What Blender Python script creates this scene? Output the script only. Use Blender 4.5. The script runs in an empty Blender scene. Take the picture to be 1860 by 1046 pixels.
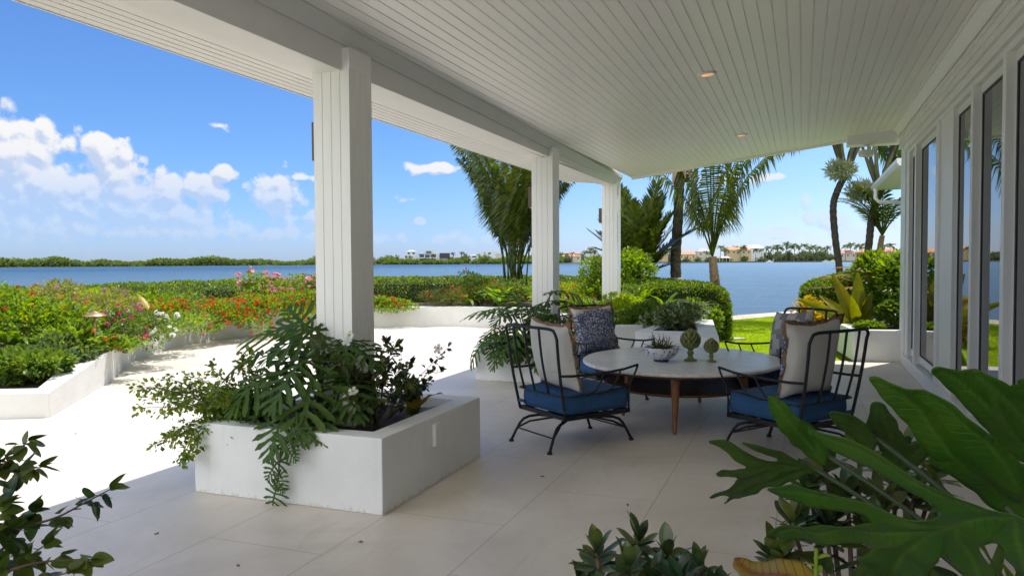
import bpy, bmesh, math, random
import numpy as np
from mathutils import Vector, Matrix
PI = math.pi
R_ = math.radians
scene = bpy.context.scene
COL = scene.collection
# ------------------------------------------------------------------ camera
cd = bpy.data.cameras.new('camera')
cam = bpy.data.objects.new('camera', cd)
COL.objects.link(cam)
_yaw, _pit, _rol = R_(20.85), R_(1.96), 0.006
fw = Vector((-math.sin(_yaw)*math.cos(_pit), math.cos(_yaw)*math.cos(_pit), -math.sin(_pit)))
r0 = Vector((math.cos(_yaw), math.sin(_yaw), 0)); u0 = r0.cross(fw)
rr = r0*math.cos(_rol)-u0*math.sin(_rol); uu = r0*math.sin(_rol)+u0*math.cos(_rol)
m = Matrix((rr, uu, -fw)).transposed().to_4x4(); m.translation = Vector((0, 0, 1.5))
cam.matrix_world = m
cd.sensor_width = 36; cd.lens = 26.806; cd.clip_start = .05; cd.clip_end = 20000
scene.camera = cam
# ------------------------------------------------------------------ light
SUN = Vector((.17, .30, 1.0)).normalized()
w = bpy.data.worlds.new('World'); scene.world = w; w.use_nodes = True
sl = bpy.data.lights.new('sun', 'SUN'); sl.energy = 2.0; sl.angle = R_(.53); sl.color = (1, .965, .91)
so = bpy.data.objects.new('sun', sl); COL.objects.link(so)
so.rotation_euler = SUN.to_track_quat('Z', 'Y').to_euler()
scene.view_settings.view_transform = 'Standard'; scene.view_settings.look = 'None'
scene.view_settings.gamma = 1; scene.view_settings.exposure = 1.5
scene.render.engine = 'CYCLES'
scene.cycles.max_bounces = 6; scene.cycles.diffuse_bounces = 5; scene.cycles.glossy_bounces = 3; scene.cycles.transmission_bounces = 4; scene.cycles.transparent_max_bounces = 6; scene.cycles.caustics_reflective = False; scene.cycles.caustics_refractive = False

class NT:
    """small helper to build node graphs"""
    def __init__(s, tree):
        s.t = tree; tree.nodes.clear()
    def n(s, typ, ins=None, **kw):
        nd = s.t.nodes.new(typ)
        for k, v in kw.items(): setattr(nd, k, v)
        for k, v in (ins or {}).items():
            if isinstance(v, bpy.types.NodeSocket): s.t.links.new(v, nd.inputs[k])
            else: nd.inputs[k].default_value = v
        return nd
    def math(s, op, a, b=0.0, c=None, clamp=False):
        nd = s.t.nodes.new('ShaderNodeMath'); nd.operation = op; nd.use_clamp = clamp
        for i, v in enumerate((a, b) if c is None else (a, b, c)):
            if isinstance(v, bpy.types.NodeSocket): s.t.links.new(v, nd.inputs[i])
            else: nd.inputs[i].default_value = v
        return nd.outputs[0]
    def vmath(s, op, a, b=(0, 0, 0), out=0):
        nd = s.t.nodes.new('ShaderNodeVectorMath'); nd.operation = op
        for i, v in enumerate((a, b)):
            if isinstance(v, bpy.types.NodeSocket): s.t.links.new(v, nd.inputs[i])
            elif op == 'SCALE' and i == 1: nd.inputs['Scale'].default_value = v
            else: nd.inputs[i].default_value = v
        return nd.outputs[out]
    def ramp(s, fac, stops, interp='LINEAR'):
        nd = s.t.nodes.new('ShaderNodeValToRGB'); nd.color_ramp.interpolation = interp
        e = nd.color_ramp.elements
        while len(e) < len(stops): e.new(.5)
        for el, (p, c) in zip(e, stops):
            el.position = p; el.color = tuple(c)+(1,) if len(c) == 3 else c
        s.t.links.new(fac, nd.inputs[0]); return nd.outputs[0]
    def smooth(s, x, lo, hi):
        nd = s.t.nodes.new('ShaderNodeMapRange'); nd.interpolation_type = 'SMOOTHSTEP'
        s.t.links.new(x, nd.inputs[0]); nd.inputs[1].default_value = lo; nd.inputs[2].default_value = hi
        return nd.outputs[0]
    def mix(s, f, a, b, blend='MIX'):
        nd = s.t.nodes.new('ShaderNodeMix'); nd.data_type = 'RGBA'; nd.blend_type = blend
        for sock, v in ((nd.inputs[0], f), (nd.inputs[6], a), (nd.inputs[7], b)):
            if isinstance(v, bpy.types.NodeSocket): s.t.links.new(v, sock)
            else: sock.default_value = (tuple(v)+(1,) if hasattr(v, '__len__') and len(v) == 3 else v)
        return nd.outputs[2]

# sky: nishita + procedural cumulus laid out in directions (azimuth, elevation)
g = NT(w.node_tree)
sky = g.n('ShaderNodeTexSky', sky_type='NISHITA', sun_disc=False, sun_elevation=math.asin(SUN.z),
          sun_rotation=math.atan2(SUN.x, SUN.y), altitude=0, air_density=1.0, dust_density=.35, ozone_density=2.2)
tc = g.n('ShaderNodeTexCoord').outputs['Generated']
sp = g.n('ShaderNodeSeparateXYZ', {0: tc})
az = g.math('ARCTAN2', sp.outputs[0], sp.outputs[1]); el = g.math('ARCSINE', sp.outputs[2])
P = g.n('ShaderNodeCombineXYZ', {0: az, 1: el}).outputs[0]
def cloud_density(P):
    nz = g.n('ShaderNodeTexNoise', {'Vector': P, 'Scale': 24.0, 'Detail': 11.0, 'Roughness': .63})
    vo = g.n('ShaderNodeTexVoronoi', {'Vector': g.vmath('ADD', P, g.vmath('SCALE', nz.outputs['Color'], .03)), 'Scale': 52.0}, feature='SMOOTH_F1')
    vo.inputs['Smoothness'].default_value = .35
    f = g.math('ADD', g.math('MULTIPLY', g.math('SUBTRACT', nz.outputs[0], .5), 1.7), g.math('MULTIPLY', g.math('SUBTRACT', .45, vo.outputs[0]), .75))
    best = None
    # (azimuth, elevation, half width, half height, strength)
    for (a, e, ra, re, s) in CLOUDS:
        d = g.vmath('LENGTH', g.vmath('MULTIPLY', g.vmath('SUBTRACT', P, (a, e, 0)), (1/ra, 1/re, 0)), out=1)
        b = g.math('MULTIPLY', g.math('SUBTRACT', 1.0, d), s)
        best = b if best is None else g.math('MAXIMUM', best, b)
    return g.math('ADD', best, f)
def D(px, py):       # directions of the cloud centres, measured as angles
    f = 1385.; v = rr*((px-930)/f)-uu*((py-523)/f)+fw; v.normalize()
    return math.atan2(v.x, v.y), math.asin(v.z)
CLOUDS = []
for (px, py, hw, hh, s) in [(20, 285, 110, 90, 1.35), (70, 350, 170, 95, 1.2), (185, 280, 38, 42, 1.3), (205, 325, 75, 75, 1.15), (290, 350, 62, 48, 1.2), (405, 315, 26, 26, 1.2), (370, 345, 52, 34, 1.2),
                            (505, 352, 58, 50, 1.25), (545, 322, 60, 12, .8), (255, 385, 80, 45, 1.0), (350, 390, 90, 35, .9), (60, 415, 210, 60, .85), (300, 420, 270, 42, .75), (500, 425, 140, 36, .7), (560, 395, 70, 18, .7),
                            (785, 306, 60, 16, 1.3), (762, 400, 20, 12, 1.1), (1045, 342, 22, 9, .7), (760, 362, 40, 8, .45), (400, 229, 24, 8, .45), (830, 440, 130, 26, .55), (720, 432, 60, 22, .5),
                            (1195, 420, 45, 20, .7), (1310, 330, 110, 20, .35), (1415, 425, 60, 16, .8), (1500, 395, 85, 45, .62), (1560, 425, 90, 28, .6), (1400, 322, 40, 8, .7), (1300, 445, 260, 20, .45)]:
    a, e = D(px, py); CLOUDS.append((a, e, hw/1385*1.02, hh/1385, s))
d0 = cloud_density(P)
d1 = cloud_density(g.vmath('ADD', P, (.004, .010, 0)))
cov = g.smooth(d0, .14, .48)
haze = g.smooth(el, .30, .02)
cov = g.math('MULTIPLY', cov, g.smooth(el, .0, .05))
lit = g.smooth(g.math('SUBTRACT', d0, d1), -.20, .30)
ccol = g.mix(lit, (.60, .70, .90), (1.02, 1.0, .98))
elf = g.smooth(el, .03, .16)
ccol = g.mix(elf, g.mix(.55, ccol, (.50, .64, .90)), ccol)
skyc = g.vmath('MULTIPLY', sky.outputs[0], (.325, .495, .75))
sunside = g.smooth(g.vmath('DOT_PRODUCT', tc, (SUN.x/.3448*.98, SUN.y/.3448*.98, .0), out=1), .45, 1.0)
skyc = g.mix(sunside, skyc, g.vmath('ADD', g.vmath('MULTIPLY', skyc, (1.55, 1.30, 1.08)), (.25, .28, .30)))
skyc = g.mix(g.smooth(el, .16, -.01), skyc, g.vmath('MULTIPLY', skyc, (1.12, 1.0, 1.16)))
cl = g.n('ShaderNodeVectorMath', {0: ccol, 'Scale': 4.6}, operation='SCALE').outputs[0]
tot = g.mix(g.math('MULTIPLY', cov, g.math('ADD', .50, g.math('MULTIPLY', g.smooth(el, .04, .13), .44))), skyc, cl)
# bright cloud bank added out of view behind the camera, as fill for shaded sides
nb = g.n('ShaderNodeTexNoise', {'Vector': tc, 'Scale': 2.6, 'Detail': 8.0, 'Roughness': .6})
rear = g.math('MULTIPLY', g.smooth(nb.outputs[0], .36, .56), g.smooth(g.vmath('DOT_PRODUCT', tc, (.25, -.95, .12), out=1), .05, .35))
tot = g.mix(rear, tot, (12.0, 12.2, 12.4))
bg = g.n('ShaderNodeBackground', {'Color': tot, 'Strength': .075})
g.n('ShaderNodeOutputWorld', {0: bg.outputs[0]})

# ------------------------------------------------------------------ materials
MATS = {}
def mat(name, col, rough=.6, spec=.5, metal=0., noise=None, bump=None, coat=0, emit=None, coords='Object'):
    """noise=(scale, amount, col2) mottles the colour; bump=(scale, distance)"""
    if name in MATS: return MATS[name]
    m = bpy.data.materials.new(name); m.use_nodes = True; g = NT(m.node_tree)
    b = g.n('ShaderNodeBsdfPrincipled', {'Roughness': rough, 'Specular IOR Level': spec, 'Metallic': metal, 'Coat Weight': coat})
    co = g.n('ShaderNodeTexCoord').outputs[coords]
    if noise:
        nz = g.n('ShaderNodeTexNoise', {'Vector': co, 'Scale': noise[0], 'Detail': 7.0, 'Roughness': .6})
        f = g.smooth(nz.outputs[0], .5-noise[1]/2, .5+noise[1]/2)
        g.t.links.new(g.mix(f, col, noise[2]), b.inputs['Base Color'])
    else: b.inputs['Base Color'].default_value = tuple(col)+(1,)
    if bump:
        nb = g.n('ShaderNodeTexNoise', {'Vector': co, 'Scale': bump[0], 'Detail': 5.0})
        bp = g.n('ShaderNodeBump', {'Height': nb.outputs[0], 'Distance': bump[1], 'Strength': 1.0})
        g.t.links.new(bp.outputs[0], b.inputs['Normal'])
    if emit:
        b.inputs['Emission Color'].default_value = tuple(emit[0])+(1,); b.inputs['Emission Strength'].default_value = emit[1]
    g.n('ShaderNodeOutputMaterial', {0: b.outputs[0]})
    MATS[name] = m; return m

def leafmat(name, cols, trans=.45, rough=.42, tcol=None, vein=None, spec=.45):
    """leaves: colour varies per leaf island; light comes through"""
    if name in MATS: return MATS[name]
    m = bpy.data.materials.new(name); m.use_nodes = True; g = NT(m.node_tree)
    ri = g.n('ShaderNodeNewGeometry').outputs['Random Per Island']
    c = g.ramp(ri, [(i/(max(1, len(cols)-1)), k) for i, k in enumerate(cols)])
    co = g.n('ShaderNodeTexCoord').outputs['Object']
    nz = g.n('ShaderNodeTexNoise', {'Vector': co, 'Scale': 9.0 if not vein else 14.0, 'Detail': 4.0})
    c = g.mix(g.smooth(nz.outputs[0], .35, .7), c, g.mix(.35 if not vein else .10, c, (.30, .32, .03)), 'MIX')
    if vein:
        at = g.n('ShaderNodeAttribute', attribute_name='vein').outputs['Fac']
        c = g.mix(g.smooth(at, 1.0, .0), c, vein)
        al = g.n('ShaderNodeAttribute', attribute_name='along').outputs['Fac']
        lat = g.math('ABSOLUTE', g.math('SUBTRACT', g.math('FRACT', g.math('MULTIPLY', al, 1/.017)), .5)); latv = g.smooth(lat, .10, .03)
        c = g.mix(g.math('MULTIPLY', latv, .40), c, vein)
        bl = g.n('ShaderNodeTexNoise', {'Vector': co, 'Scale': 42.0, 'Detail': 3.0}).outputs[0]
        c = g.mix(g.math('MULTIPLY', g.smooth(bl, .70, .76), .7), c, (.16, .12, .03))
    b = g.n('ShaderNodeBsdfPrincipled', {'Base Color': c, 'Roughness': rough, 'Specular IOR Level': spec})
    if vein:
        nb = g.n('ShaderNodeTexNoise', {'Vector': co, 'Scale': 30.0, 'Detail': 3.0})
        bp = g.n('ShaderNodeBump', {'Height': g.math('SUBTRACT', g.math('MULTIPLY', nb.outputs[0], .8), g.math('MULTIPLY', latv, .35)), 'Distance': .004, 'Strength': .8})
        g.t.links.new(bp.outputs[0], b.inputs['Normal'])
    hs = g.n('ShaderNodeHueSaturation', {'Color': c, 'Hue': .485, 'Saturation': 1.1, 'Value': 1.9})
    t = g.n('ShaderNodeBsdfTranslucent', {'Color': hs.outputs[0]})
    mx = g.n('ShaderNodeMixShader', {0: trans, 1: b.outputs[0], 2: t.outputs[0]})
    g.n('ShaderNodeOutputMaterial', {0: mx.outputs[0]})
    MATS[name] = m; return m

# ------------------------------------------------------------------ object helpers
class MB:
    """collects vertices and faces, builds ONE mesh object"""
    def __init__(s): s.v = []; s.f = []; s.mi = []; s.cur = 0; s.attr = None; s.attr2 = None; s.n = 0
    def add(s, v, f):
        if isinstance(v, np.ndarray): v = v.tolist()
        k = s.n; s.v.extend(v); s.n += len(v)
        if isinstance(f, np.ndarray): s.f.extend((f+k).tolist()); c = len(f)
        else:
            s.f.extend([tuple(i+k for i in q) for q in f]); c = len(f)
        s.mi.extend([s.cur]*c)
    def box(s, x0, x1, y0, y1, z0, z1):
        v = [(x, y, z) for x in (x0, x1) for y in (y0, y1) for z in (z0, z1)]
        s.add(v, [(0, 1, 3, 2), (4, 6, 7, 5), (0, 4, 5, 1), (2, 3, 7, 6), (0, 2, 6, 4), (1, 5, 7, 3)])
    def prism(s, poly, z0, z1):
        """poly: list of (x,y); z0,z1 numbers or per-vertex lists"""
        n = len(poly); a = z0 if hasattr(z0, '__len__') else [z0]*n; b = z1 if hasattr(z1, '__len__') else [z1]*n
        v = [(p[0], p[1], a[i]) for i, p in enumerate(poly)]+[(p[0], p[1], b[i]) for i, p in enumerate(poly)]
        s.add(v, [tuple(range(n))[::-1], tuple(range(n, 2*n))]+[(i, (i+1) % n, n+(i+1) % n, n+i) for i in range(n)])
    def extrude_y(s, prof, y0, y1, cap=True):
        """prof: closed list of (x,z); y0,y1 numbers or functions of (x)"""
        n = len(prof); fa = y0 if callable(y0) else (lambda x: y0); fb = y1 if callable(y1) else (lambda x: y1)
        v = [(x, fa(x), z) for x, z in prof]+[(x, fb(x), z) for x, z in prof]
        fs = [(i, (i+1) % n, n+(i+1) % n, n+i) for i in range(n)]
        if cap: fs += [tuple(range(n))[::-1], tuple(range(n, 2*n))]
        s.add(v, fs)
    def tube(s, pts, r, n=8, cap=True):
        pts = [Vector(p) for p in pts]; m = len(pts); rs = r if hasattr(r, '__len__') else [r]*m
        v = []; up = None
        for i, p in enumerate(pts):
            t = (pts[min(i+1, m-1)]-pts[max(i-1, 0)]).normalized()
            if up is None: up = Vector((0, 0, 1)) if abs(t.z) < .9 else Vector((1, 0, 0))
            a = t.cross(up).normalized(); b = a.cross(t).normalized(); up = b
            for k in range(n):
                c = 2*PI*k/n; q = p+(a*math.cos(c)+b*math.sin(c))*rs[i]; v.append(tuple(q))
        f = [(i*n+k, i*n+(k+1) % n, (i+1)*n+(k+1) % n, (i+1)*n+k) for i in range(m-1) for k in range(n)]
        if cap: f += [tuple(range(n))[::-1], tuple(range((m-1)*n, m*n))]
        s.add(v, f)
    def lathe(s, prof, n=32, c=(0, 0, 0), sx=1, sy=1):
        """prof: (r,z) list"""
        v = [(c[0]+r*math.cos(2*PI*k/n)*sx, c[1]+r*math.sin(2*PI*k/n)*sy, c[2]+z) for r, z in prof for k in range(n)]
        m = len(prof)
        f = [(i*n+k, i*n+(k+1) % n, (i+1)*n+(k+1) % n, (i+1)*n+k) for i in range(m-1) for k in range(n)]
        f += [tuple(range(n))[::-1], tuple(range((m-1)*n, m*n))]
        s.add(v, f)
    def build(s, name, mats, parent=None, smooth=False, bevel=0, loc=None):
        me = bpy.data.meshes.new(name); me.from_pydata(s.v, [], s.f)
        if not isinstance(mats, (list, tuple)): mats = [mats]
        for q in mats: me.materials.append(q)
        if len(mats) > 1: me.polygons.foreach_set('material_index', s.mi)
        if smooth: me.polygons.foreach_set('use_smooth', [True]*len(s.f))
        if s.attr is not None:
            a = me.attributes.new('vein', 'FLOAT', 'POINT'); a.data.foreach_set('value', s.attr)
        if s.attr2 is not None:
            a = me.attributes.new('along', 'FLOAT', 'POINT'); a.data.foreach_set('value', s.attr2)
        me.update()
        o = bpy.data.objects.new(name, me); COL.objects.link(o)
        if parent: o.parent = parent
        if loc: o.location = loc
        if bevel:
            b = o.modifiers.new('bevel', 'BEVEL'); b.width = bevel; b.segments = 2; b.limit_method = 'ANGLE'; b.angle_limit = R_(35)
        return o
def tag(o, label=None, cat=None, group=None, kind=None):
    if label: o['label'] = label
    if cat: o['category'] = cat
    if group: o['group'] = group
    if kind: o['kind'] = kind
    return o
def empty(name, loc, label, cat, group=None, rz=0):
    o = bpy.data.objects.new(name, None); COL.objects.link(o); o.location = loc; o.rotation_euler = (0, 0, rz)
    o.empty_display_size = .1
    return tag(o, label, cat, group)
def copy_tree(o, parent=None):
    c = o.copy(); COL.objects.link(c)
    if parent: c.parent = parent
    for ch in list(o.children): copy_tree(ch, c)
    return c
rng = np.random.default_rng(7)
def frames(dirs, roll=None):
    """rotation matrices whose y axis is dirs (N,3); z roughly up; random roll about y"""
    d = dirs/np.linalg.norm(dirs, axis=1, keepdims=True); N = len(d)
    up = np.tile([0., 0, 1.], (N, 1))+rng.normal(0, .02, (N, 3))
    x = np.cross(d, up); x /= np.linalg.norm(x, axis=1, keepdims=True)+1e-9; z = np.cross(x, d)
    a = rng.uniform(-1, 1, N)*(roll if roll is not None else PI)
    c, s_ = np.cos(a)[:, None], np.sin(a)[:, None]
    return np.stack([x*c+z*s_, d, -x*s_+z*c], axis=2)
LEAF = (np.array([[0, 0, 0], [-.30, .38, .07], [.30, .38, .07], [0, .5, 0], [-.2, .76, .03], [.2, .76, .03], [0, 1, -.10]]),
        [(0, 3, 1), (0, 2, 3), (1, 3, 6, 4), (3, 2, 5, 6)])
LEAF4 = (np.array([[0, 0, 0], [-.30, .5, .09], [.30, .5, .09], [0, 1, -.06]]), [(0, 2, 3), (0, 3, 1)])
NARROW = (np.array([[0, 0, 0], [-.12, .45, .05], [.12, .45, .05], [0, 1, -.15]]), [(0, 2, 3), (0, 3, 1)])
OVAL = (np.array([[0, 0, 0], [-.17, .22, .05], [.17, .22, .05], [-.25, .55, .07], [.25, .55, .07], [-.15, .88, .02], [.15, .88, .02], [0, 1, -.02], [0, .22, .0], [0, .55, 0], [0, .88, -.02]]),
        [(0, 8, 1), (0, 2, 8), (1, 8, 9, 3), (8, 2, 4, 9), (3, 9, 10, 5), (9, 4, 6, 10), (5, 10, 7), (10, 6, 7)])
def scatter(mb, tmpl, pos, dirs, size, roll=None):
    tv, tf = tmpl; F = frames(dirs, roll); N = len(pos)
    if np.isscalar(size): size = np.full(N, size)
    v = np.einsum('nij,kj->nki', F, tv)*np.asarray(size)[:, None, None]+pos[:, None, :]
    K = len(tv); mb_base = mb.n
    mb.v.extend(v.reshape(-1, 3).tolist()); mb.n += N*K
    for q in tf:
        a = np.array(q)[None, :]+(np.arange(N)*K)[:, None]+mb_base
        mb.f.extend(a.tolist()); mb.mi.extend([mb.cur]*N)
def leaf_tmpl(w, shape=1.0, n=9, curl=.12, fold=.10):
    v = []; f = []
    for i in range(n+1):
        t = i/n; ww = w*math.sin(PI*t**shape)**.75 if 0 < i < n else 0.002; z = -curl*t*t+.015*math.sin(t*9)
        v += [(-ww, t, z+fold*ww*2), (-ww*.5, t, z+fold*ww*.7), (0, t, z), (ww*.5, t, z+fold*ww*.7), (ww, t, z+fold*ww*2)]
    for i in range(n): f += [(5*i+k, 5*i+k+1, 5*i+k+6, 5*i+k+5) for k in range(4)]
    return np.array(v), f
FINE_ROUND = leaf_tmpl(.36, .72); FINE_OVAL = leaf_tmpl(.21, 1.25, curl=.10)
def rdir(n, up=0.):
    d = rng.normal(0, 1, (n, 3)); d /= np.linalg.norm(d, axis=1, keepdims=True); d[:, 2] += up
    return d/np.linalg.norm(d, axis=1, keepdims=True)
# ------------------------------------------------------------------ base materials
WHITE = mat('white_paint', (.80, .79, .765), .45, noise=(3.0, .5, (.76, .755, .735)), bump=(60, .0006))
PAINT2 = mat('white_paint_wood', (.90, .89, .85), .38, noise=(1.6, .6, (.87, .86, .825)), bump=(25, .0006))
STUCCO = mat('white_render', (.80, .80, .78), .75, noise=(2.2, .5, (.72, .725, .70)), bump=(90, .0015))
def stucco_mat():
    m = bpy.data.materials.new('white_render_wall'); m.use_nodes = True; g = NT(m.node_tree); co = g.n('ShaderNodeTexCoord').outputs['Object']
    n1 = g.n('ShaderNodeTexNoise', {'Vector': co, 'Scale': 1.6, 'Detail': 8.0, 'Roughness': .65}).outputs[0]
    st = g.n('ShaderNodeTexNoise', {'Vector': g.vmath('MULTIPLY', co, (9, 9, .8)), 'Scale': 1.5, 'Detail': 5.0}).outputs[0]
    sp = g.n('ShaderNodeTexNoise', {'Vector': co, 'Scale': 38.0, 'Detail': 4.0}).outputs[0]; z = g.n('ShaderNodeSeparateXYZ', {0: co}).outputs[2]
    c = g.mix(g.smooth(n1, .35, .7), (.80, .805, .79), (.73, .735, .715)); c = g.mix(g.math('MULTIPLY', g.smooth(st, .55, .8), .28), c, (.60, .60, .55))
    spl = g.math('MULTIPLY', g.smooth(g.math('SUBTRACT', sp, g.math('MULTIPLY', z, 5.0)), .36, .62), .45); c = g.mix(spl, c, (.46, .42, .35))
    b = g.n('ShaderNodeBsdfPrincipled', {'Base Color': c, 'Roughness': .8, 'Specular IOR Level': .3})
    tn = g.n('ShaderNodeTexNoise', {'Vector': co, 'Scale': 14.0, 'Detail': 6.0, 'Distortion': .8}).outputs[0]; fn = g.n('ShaderNodeTexNoise', {'Vector': co, 'Scale': 140.0}).outputs[0]
    bp = g.n('ShaderNodeBump', {'Height': g.math('ADD', tn, g.math('MULTIPLY', fn, .15)), 'Distance': .004, 'Strength': .7}); g.t.links.new(bp.outputs[0], b.inputs['Normal'])
    g.n('ShaderNodeOutputMaterial', {0: b.outputs[0]}); return m
STUCCO = stucco_mat()
STUCCO_OUT = mat('toned_down_render', (.64, .64, .62), .85, .3, noise=(1.8, .5, (.56, .56, .53)), bump=(30, .004))  # white render copy, darkened to keep the sunlit bed wall from clipping
SOIL = mat('soil', (.045, .03, .02), .95, noise=(30, .4, (.10, .065, .04)), bump=(40, .03))
BLACK = mat('black_iron', (.008, .008, .010), .5, .35, noise=(8, .5, (.02, .02, .022)), bump=(120, .0006))
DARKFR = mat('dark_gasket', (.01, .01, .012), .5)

def floor_mat():
    m = bpy.data.materials.new('stone_floor'); m.use_nodes = True; g = NT(m.node_tree)
    co = g.n('ShaderNodeTexCoord').outputs['Object']
    mp = g.n('ShaderNodeMapping', {'Vector': co, 'Location': (-.35, .13, 0), 'Rotation': (0, 0, PI/2)})
    # long edge along y
    br = g.n('ShaderNodeTexBrick', {'Vector': mp.outputs[0], 'Color1': (0, 0, 0, 1), 'Color2': (1, 1, 1, 1), 'Mortar': (.5, .5, .5, 1), 'Scale': 1.0,
             'Mortar Size': .003, 'Mortar Smooth': .1, 'Brick Width': 1.45, 'Row Height': .725}, offset=.5, squash=1.0)
    n1 = g.n('ShaderNodeTexNoise', {'Vector': co, 'Scale': .8, 'Detail': 8.0, 'Roughness': .62, 'Distortion': 1.2})
    n2 = g.n('ShaderNodeTexNoise', {'Vector': g.vmath('MULTIPLY', co, (3.0, .9, 1)), 'Scale': 2.2, 'Detail': 9.0, 'Roughness': .7, 'Distortion': 1.5})
    n3 = g.n('ShaderNodeTexNoise', {'Vector': co, 'Scale': 60.0, 'Detail': 3.0})
    c = g.mix(g.smooth(n1.outputs[0], .33, .68), (.62, .545, .455), (.74, .675, .59))
    c = g.mix(g.math('MULTIPLY', g.smooth(n2.outputs[0], .48, .75), .55), c, (.55, .46, .36))
    c = g.mix(g.math('MULTIPLY', g.smooth(n3.outputs[0], .62, .75), .10), c, (.40, .33, .27))
    c = g.mix(g.math('MULTIPLY', br.outputs['Color'], .0) if False else g.math('MULTIPLY', g.n('ShaderNodeSeparateColor', {0: br.outputs['Color']}).outputs[0], .10), c, (.78, .72, .64))
    c = g.mix(g.math('MULTIPLY', br.outputs['Fac'], .55), c, (.25, .2, .16))
    rg = g.math('ADD', .24, g.math('MULTIPLY', n1.outputs[0], .35))
    b = g.n('ShaderNodeBsdfPrincipled', {'Base Color': c, 'Roughness': rg, 'Specular IOR Level': .5})
    h = g.math('SUBTRACT', g.math('MULTIPLY', n2.outputs[0], .35), br.outputs['Fac'])
    bp = g.n('ShaderNodeBump', {'Height': h, 'Distance': .003, 'Strength': .5}); g.t.links.new(bp.outputs[0], b.inputs['Normal'])
    g.n('ShaderNodeOutputMaterial', {0: b.outputs[0]}); return m
FLOOR = floor_mat()

def water_mat():
    m = bpy.data.materials.new('lagoon_water'); m.use_nodes = True; g = NT(m.node_tree)
    co = g.n('ShaderNodeTexCoord').outputs['Object']
    n1 = g.n('ShaderNodeTexNoise', {'Vector': g.vmath('MULTIPLY', co, (.55, 1.0, 1)), 'Scale': .9, 'Detail': 8.0, 'Roughness': .72})
    n2 = g.n('ShaderNodeTexNoise', {'Vector': co, 'Scale': .012, 'Detail': 4.0})
    n3 = g.n('ShaderNodeTexNoise', {'Vector': g.vmath('MULTIPLY', co, (.5, 1.0, 1)), 'Scale': .12, 'Detail': 6.0, 'Roughness': .65})
    bp = g.n('ShaderNodeBump', {'Height': g.math('ADD', n1.outputs[0], g.math('MULTIPLY', n3.outputs[0], 3.0)), 'Distance': 1.1, 'Strength': 1.0})
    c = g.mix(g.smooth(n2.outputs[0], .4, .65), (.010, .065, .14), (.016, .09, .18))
    sx = g.n('ShaderNodeSeparateXYZ', {0: co}).outputs[0]; c = g.mix(g.smooth(sx, -260.0, 10.0), c, (.105, .20, .29))  # base colour lightened towards +x, standing in for sun glitter
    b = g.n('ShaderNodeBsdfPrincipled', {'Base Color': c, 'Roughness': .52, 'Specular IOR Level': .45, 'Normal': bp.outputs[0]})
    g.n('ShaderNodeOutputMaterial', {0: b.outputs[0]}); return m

def sheet(name, poly, z, m, kind='structure'):
    b = MB(); b.add([(x, y, z) for x, y in poly], [tuple(range(len(poly)))]); return tag(b.build(name, m), kind=kind)
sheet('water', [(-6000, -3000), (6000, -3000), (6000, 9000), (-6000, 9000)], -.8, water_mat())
LAND = [(-15.2, -14), (-15.2, 13), (-14, 18.6), (-9.8, 21.9), (-5, 22.3), (-3, 21.4), (-1.9, 21.6), (-.75, 23.4), (1.5, 26.8), (6, 30), (14, 30), (14, -14)]
GRASS = mat('grass', (.27, .40, .004), .85, .1, noise=(5, .5, (.34, .47, .006)), bump=(150, .02))
b = MB(); b.prism(LAND, -1.6, -.045); tag(b.build('lawn', GRASS), kind='structure')
# grass blades on the part of the lawn in view
gb = MB(); N = 26000
gp = np.stack([rng.uniform(-3, 1.2, N), rng.uniform(12.3, 22, N), np.full(N, -.047)], 1)
gp = gp[(gp[:, 0] < .3+(gp[:, 1]-12.3)*0) | (gp[:, 1] > 15)]
scatter(gb, NARROW, gp, rdir(len(gp), 1.6), rng.uniform(.03, .055, len(gp)))
tag(gb.build('grass', leafmat('grass_blade', [(.22, .36, .004), (.34, .48, .006), (.40, .52, .01)], .4)), kind='stuff')
# terrace floor
TER = [(-7.9, -12), (-7.6, 5.0), (-6.95, 5.3), (-8.25, 7.2), (-9.7, 8.85), (-10.4, 10.0), (-10.62, 10.7), (-10.7, 11.6), (-10.7, 13.2), (-10.5, 14.5), (-9.3, 15.6), (-8.3, 15.9), (-7.1, 16.3), (-6.2, 16.3), (-1.0, 15.4), (-2.4, 13.8), (-1.35, 12.3), (.72, 12.3), (1.5, 12.5), (1.5, -12)]
b = MB(); b.prism(TER, -.3, 0.0); tag(b.build('terrace_floor', FLOOR), kind='structure')
PATH = mat('seawall_stone', (.52, .44, .36), .85, noise=(4, .5, (.60, .53, .45)), bump=(40, .004))
b = MB(); inner = [(-4, 20.9), (-3, 20.2), (-1.6, 20.35), (-.5, 22.3), (1.7, 25.8), (6, 29)]; outer = [(-5, 22.35), (-3, 21.45), (-1.93, 21.63), (-.78, 23.43), (1.47, 26.85), (6, 30.05)]
b.prism(inner+outer[::-1], -1.7, -.02); tag(b.build('seawall_path', PATH), kind='structure')

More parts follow.
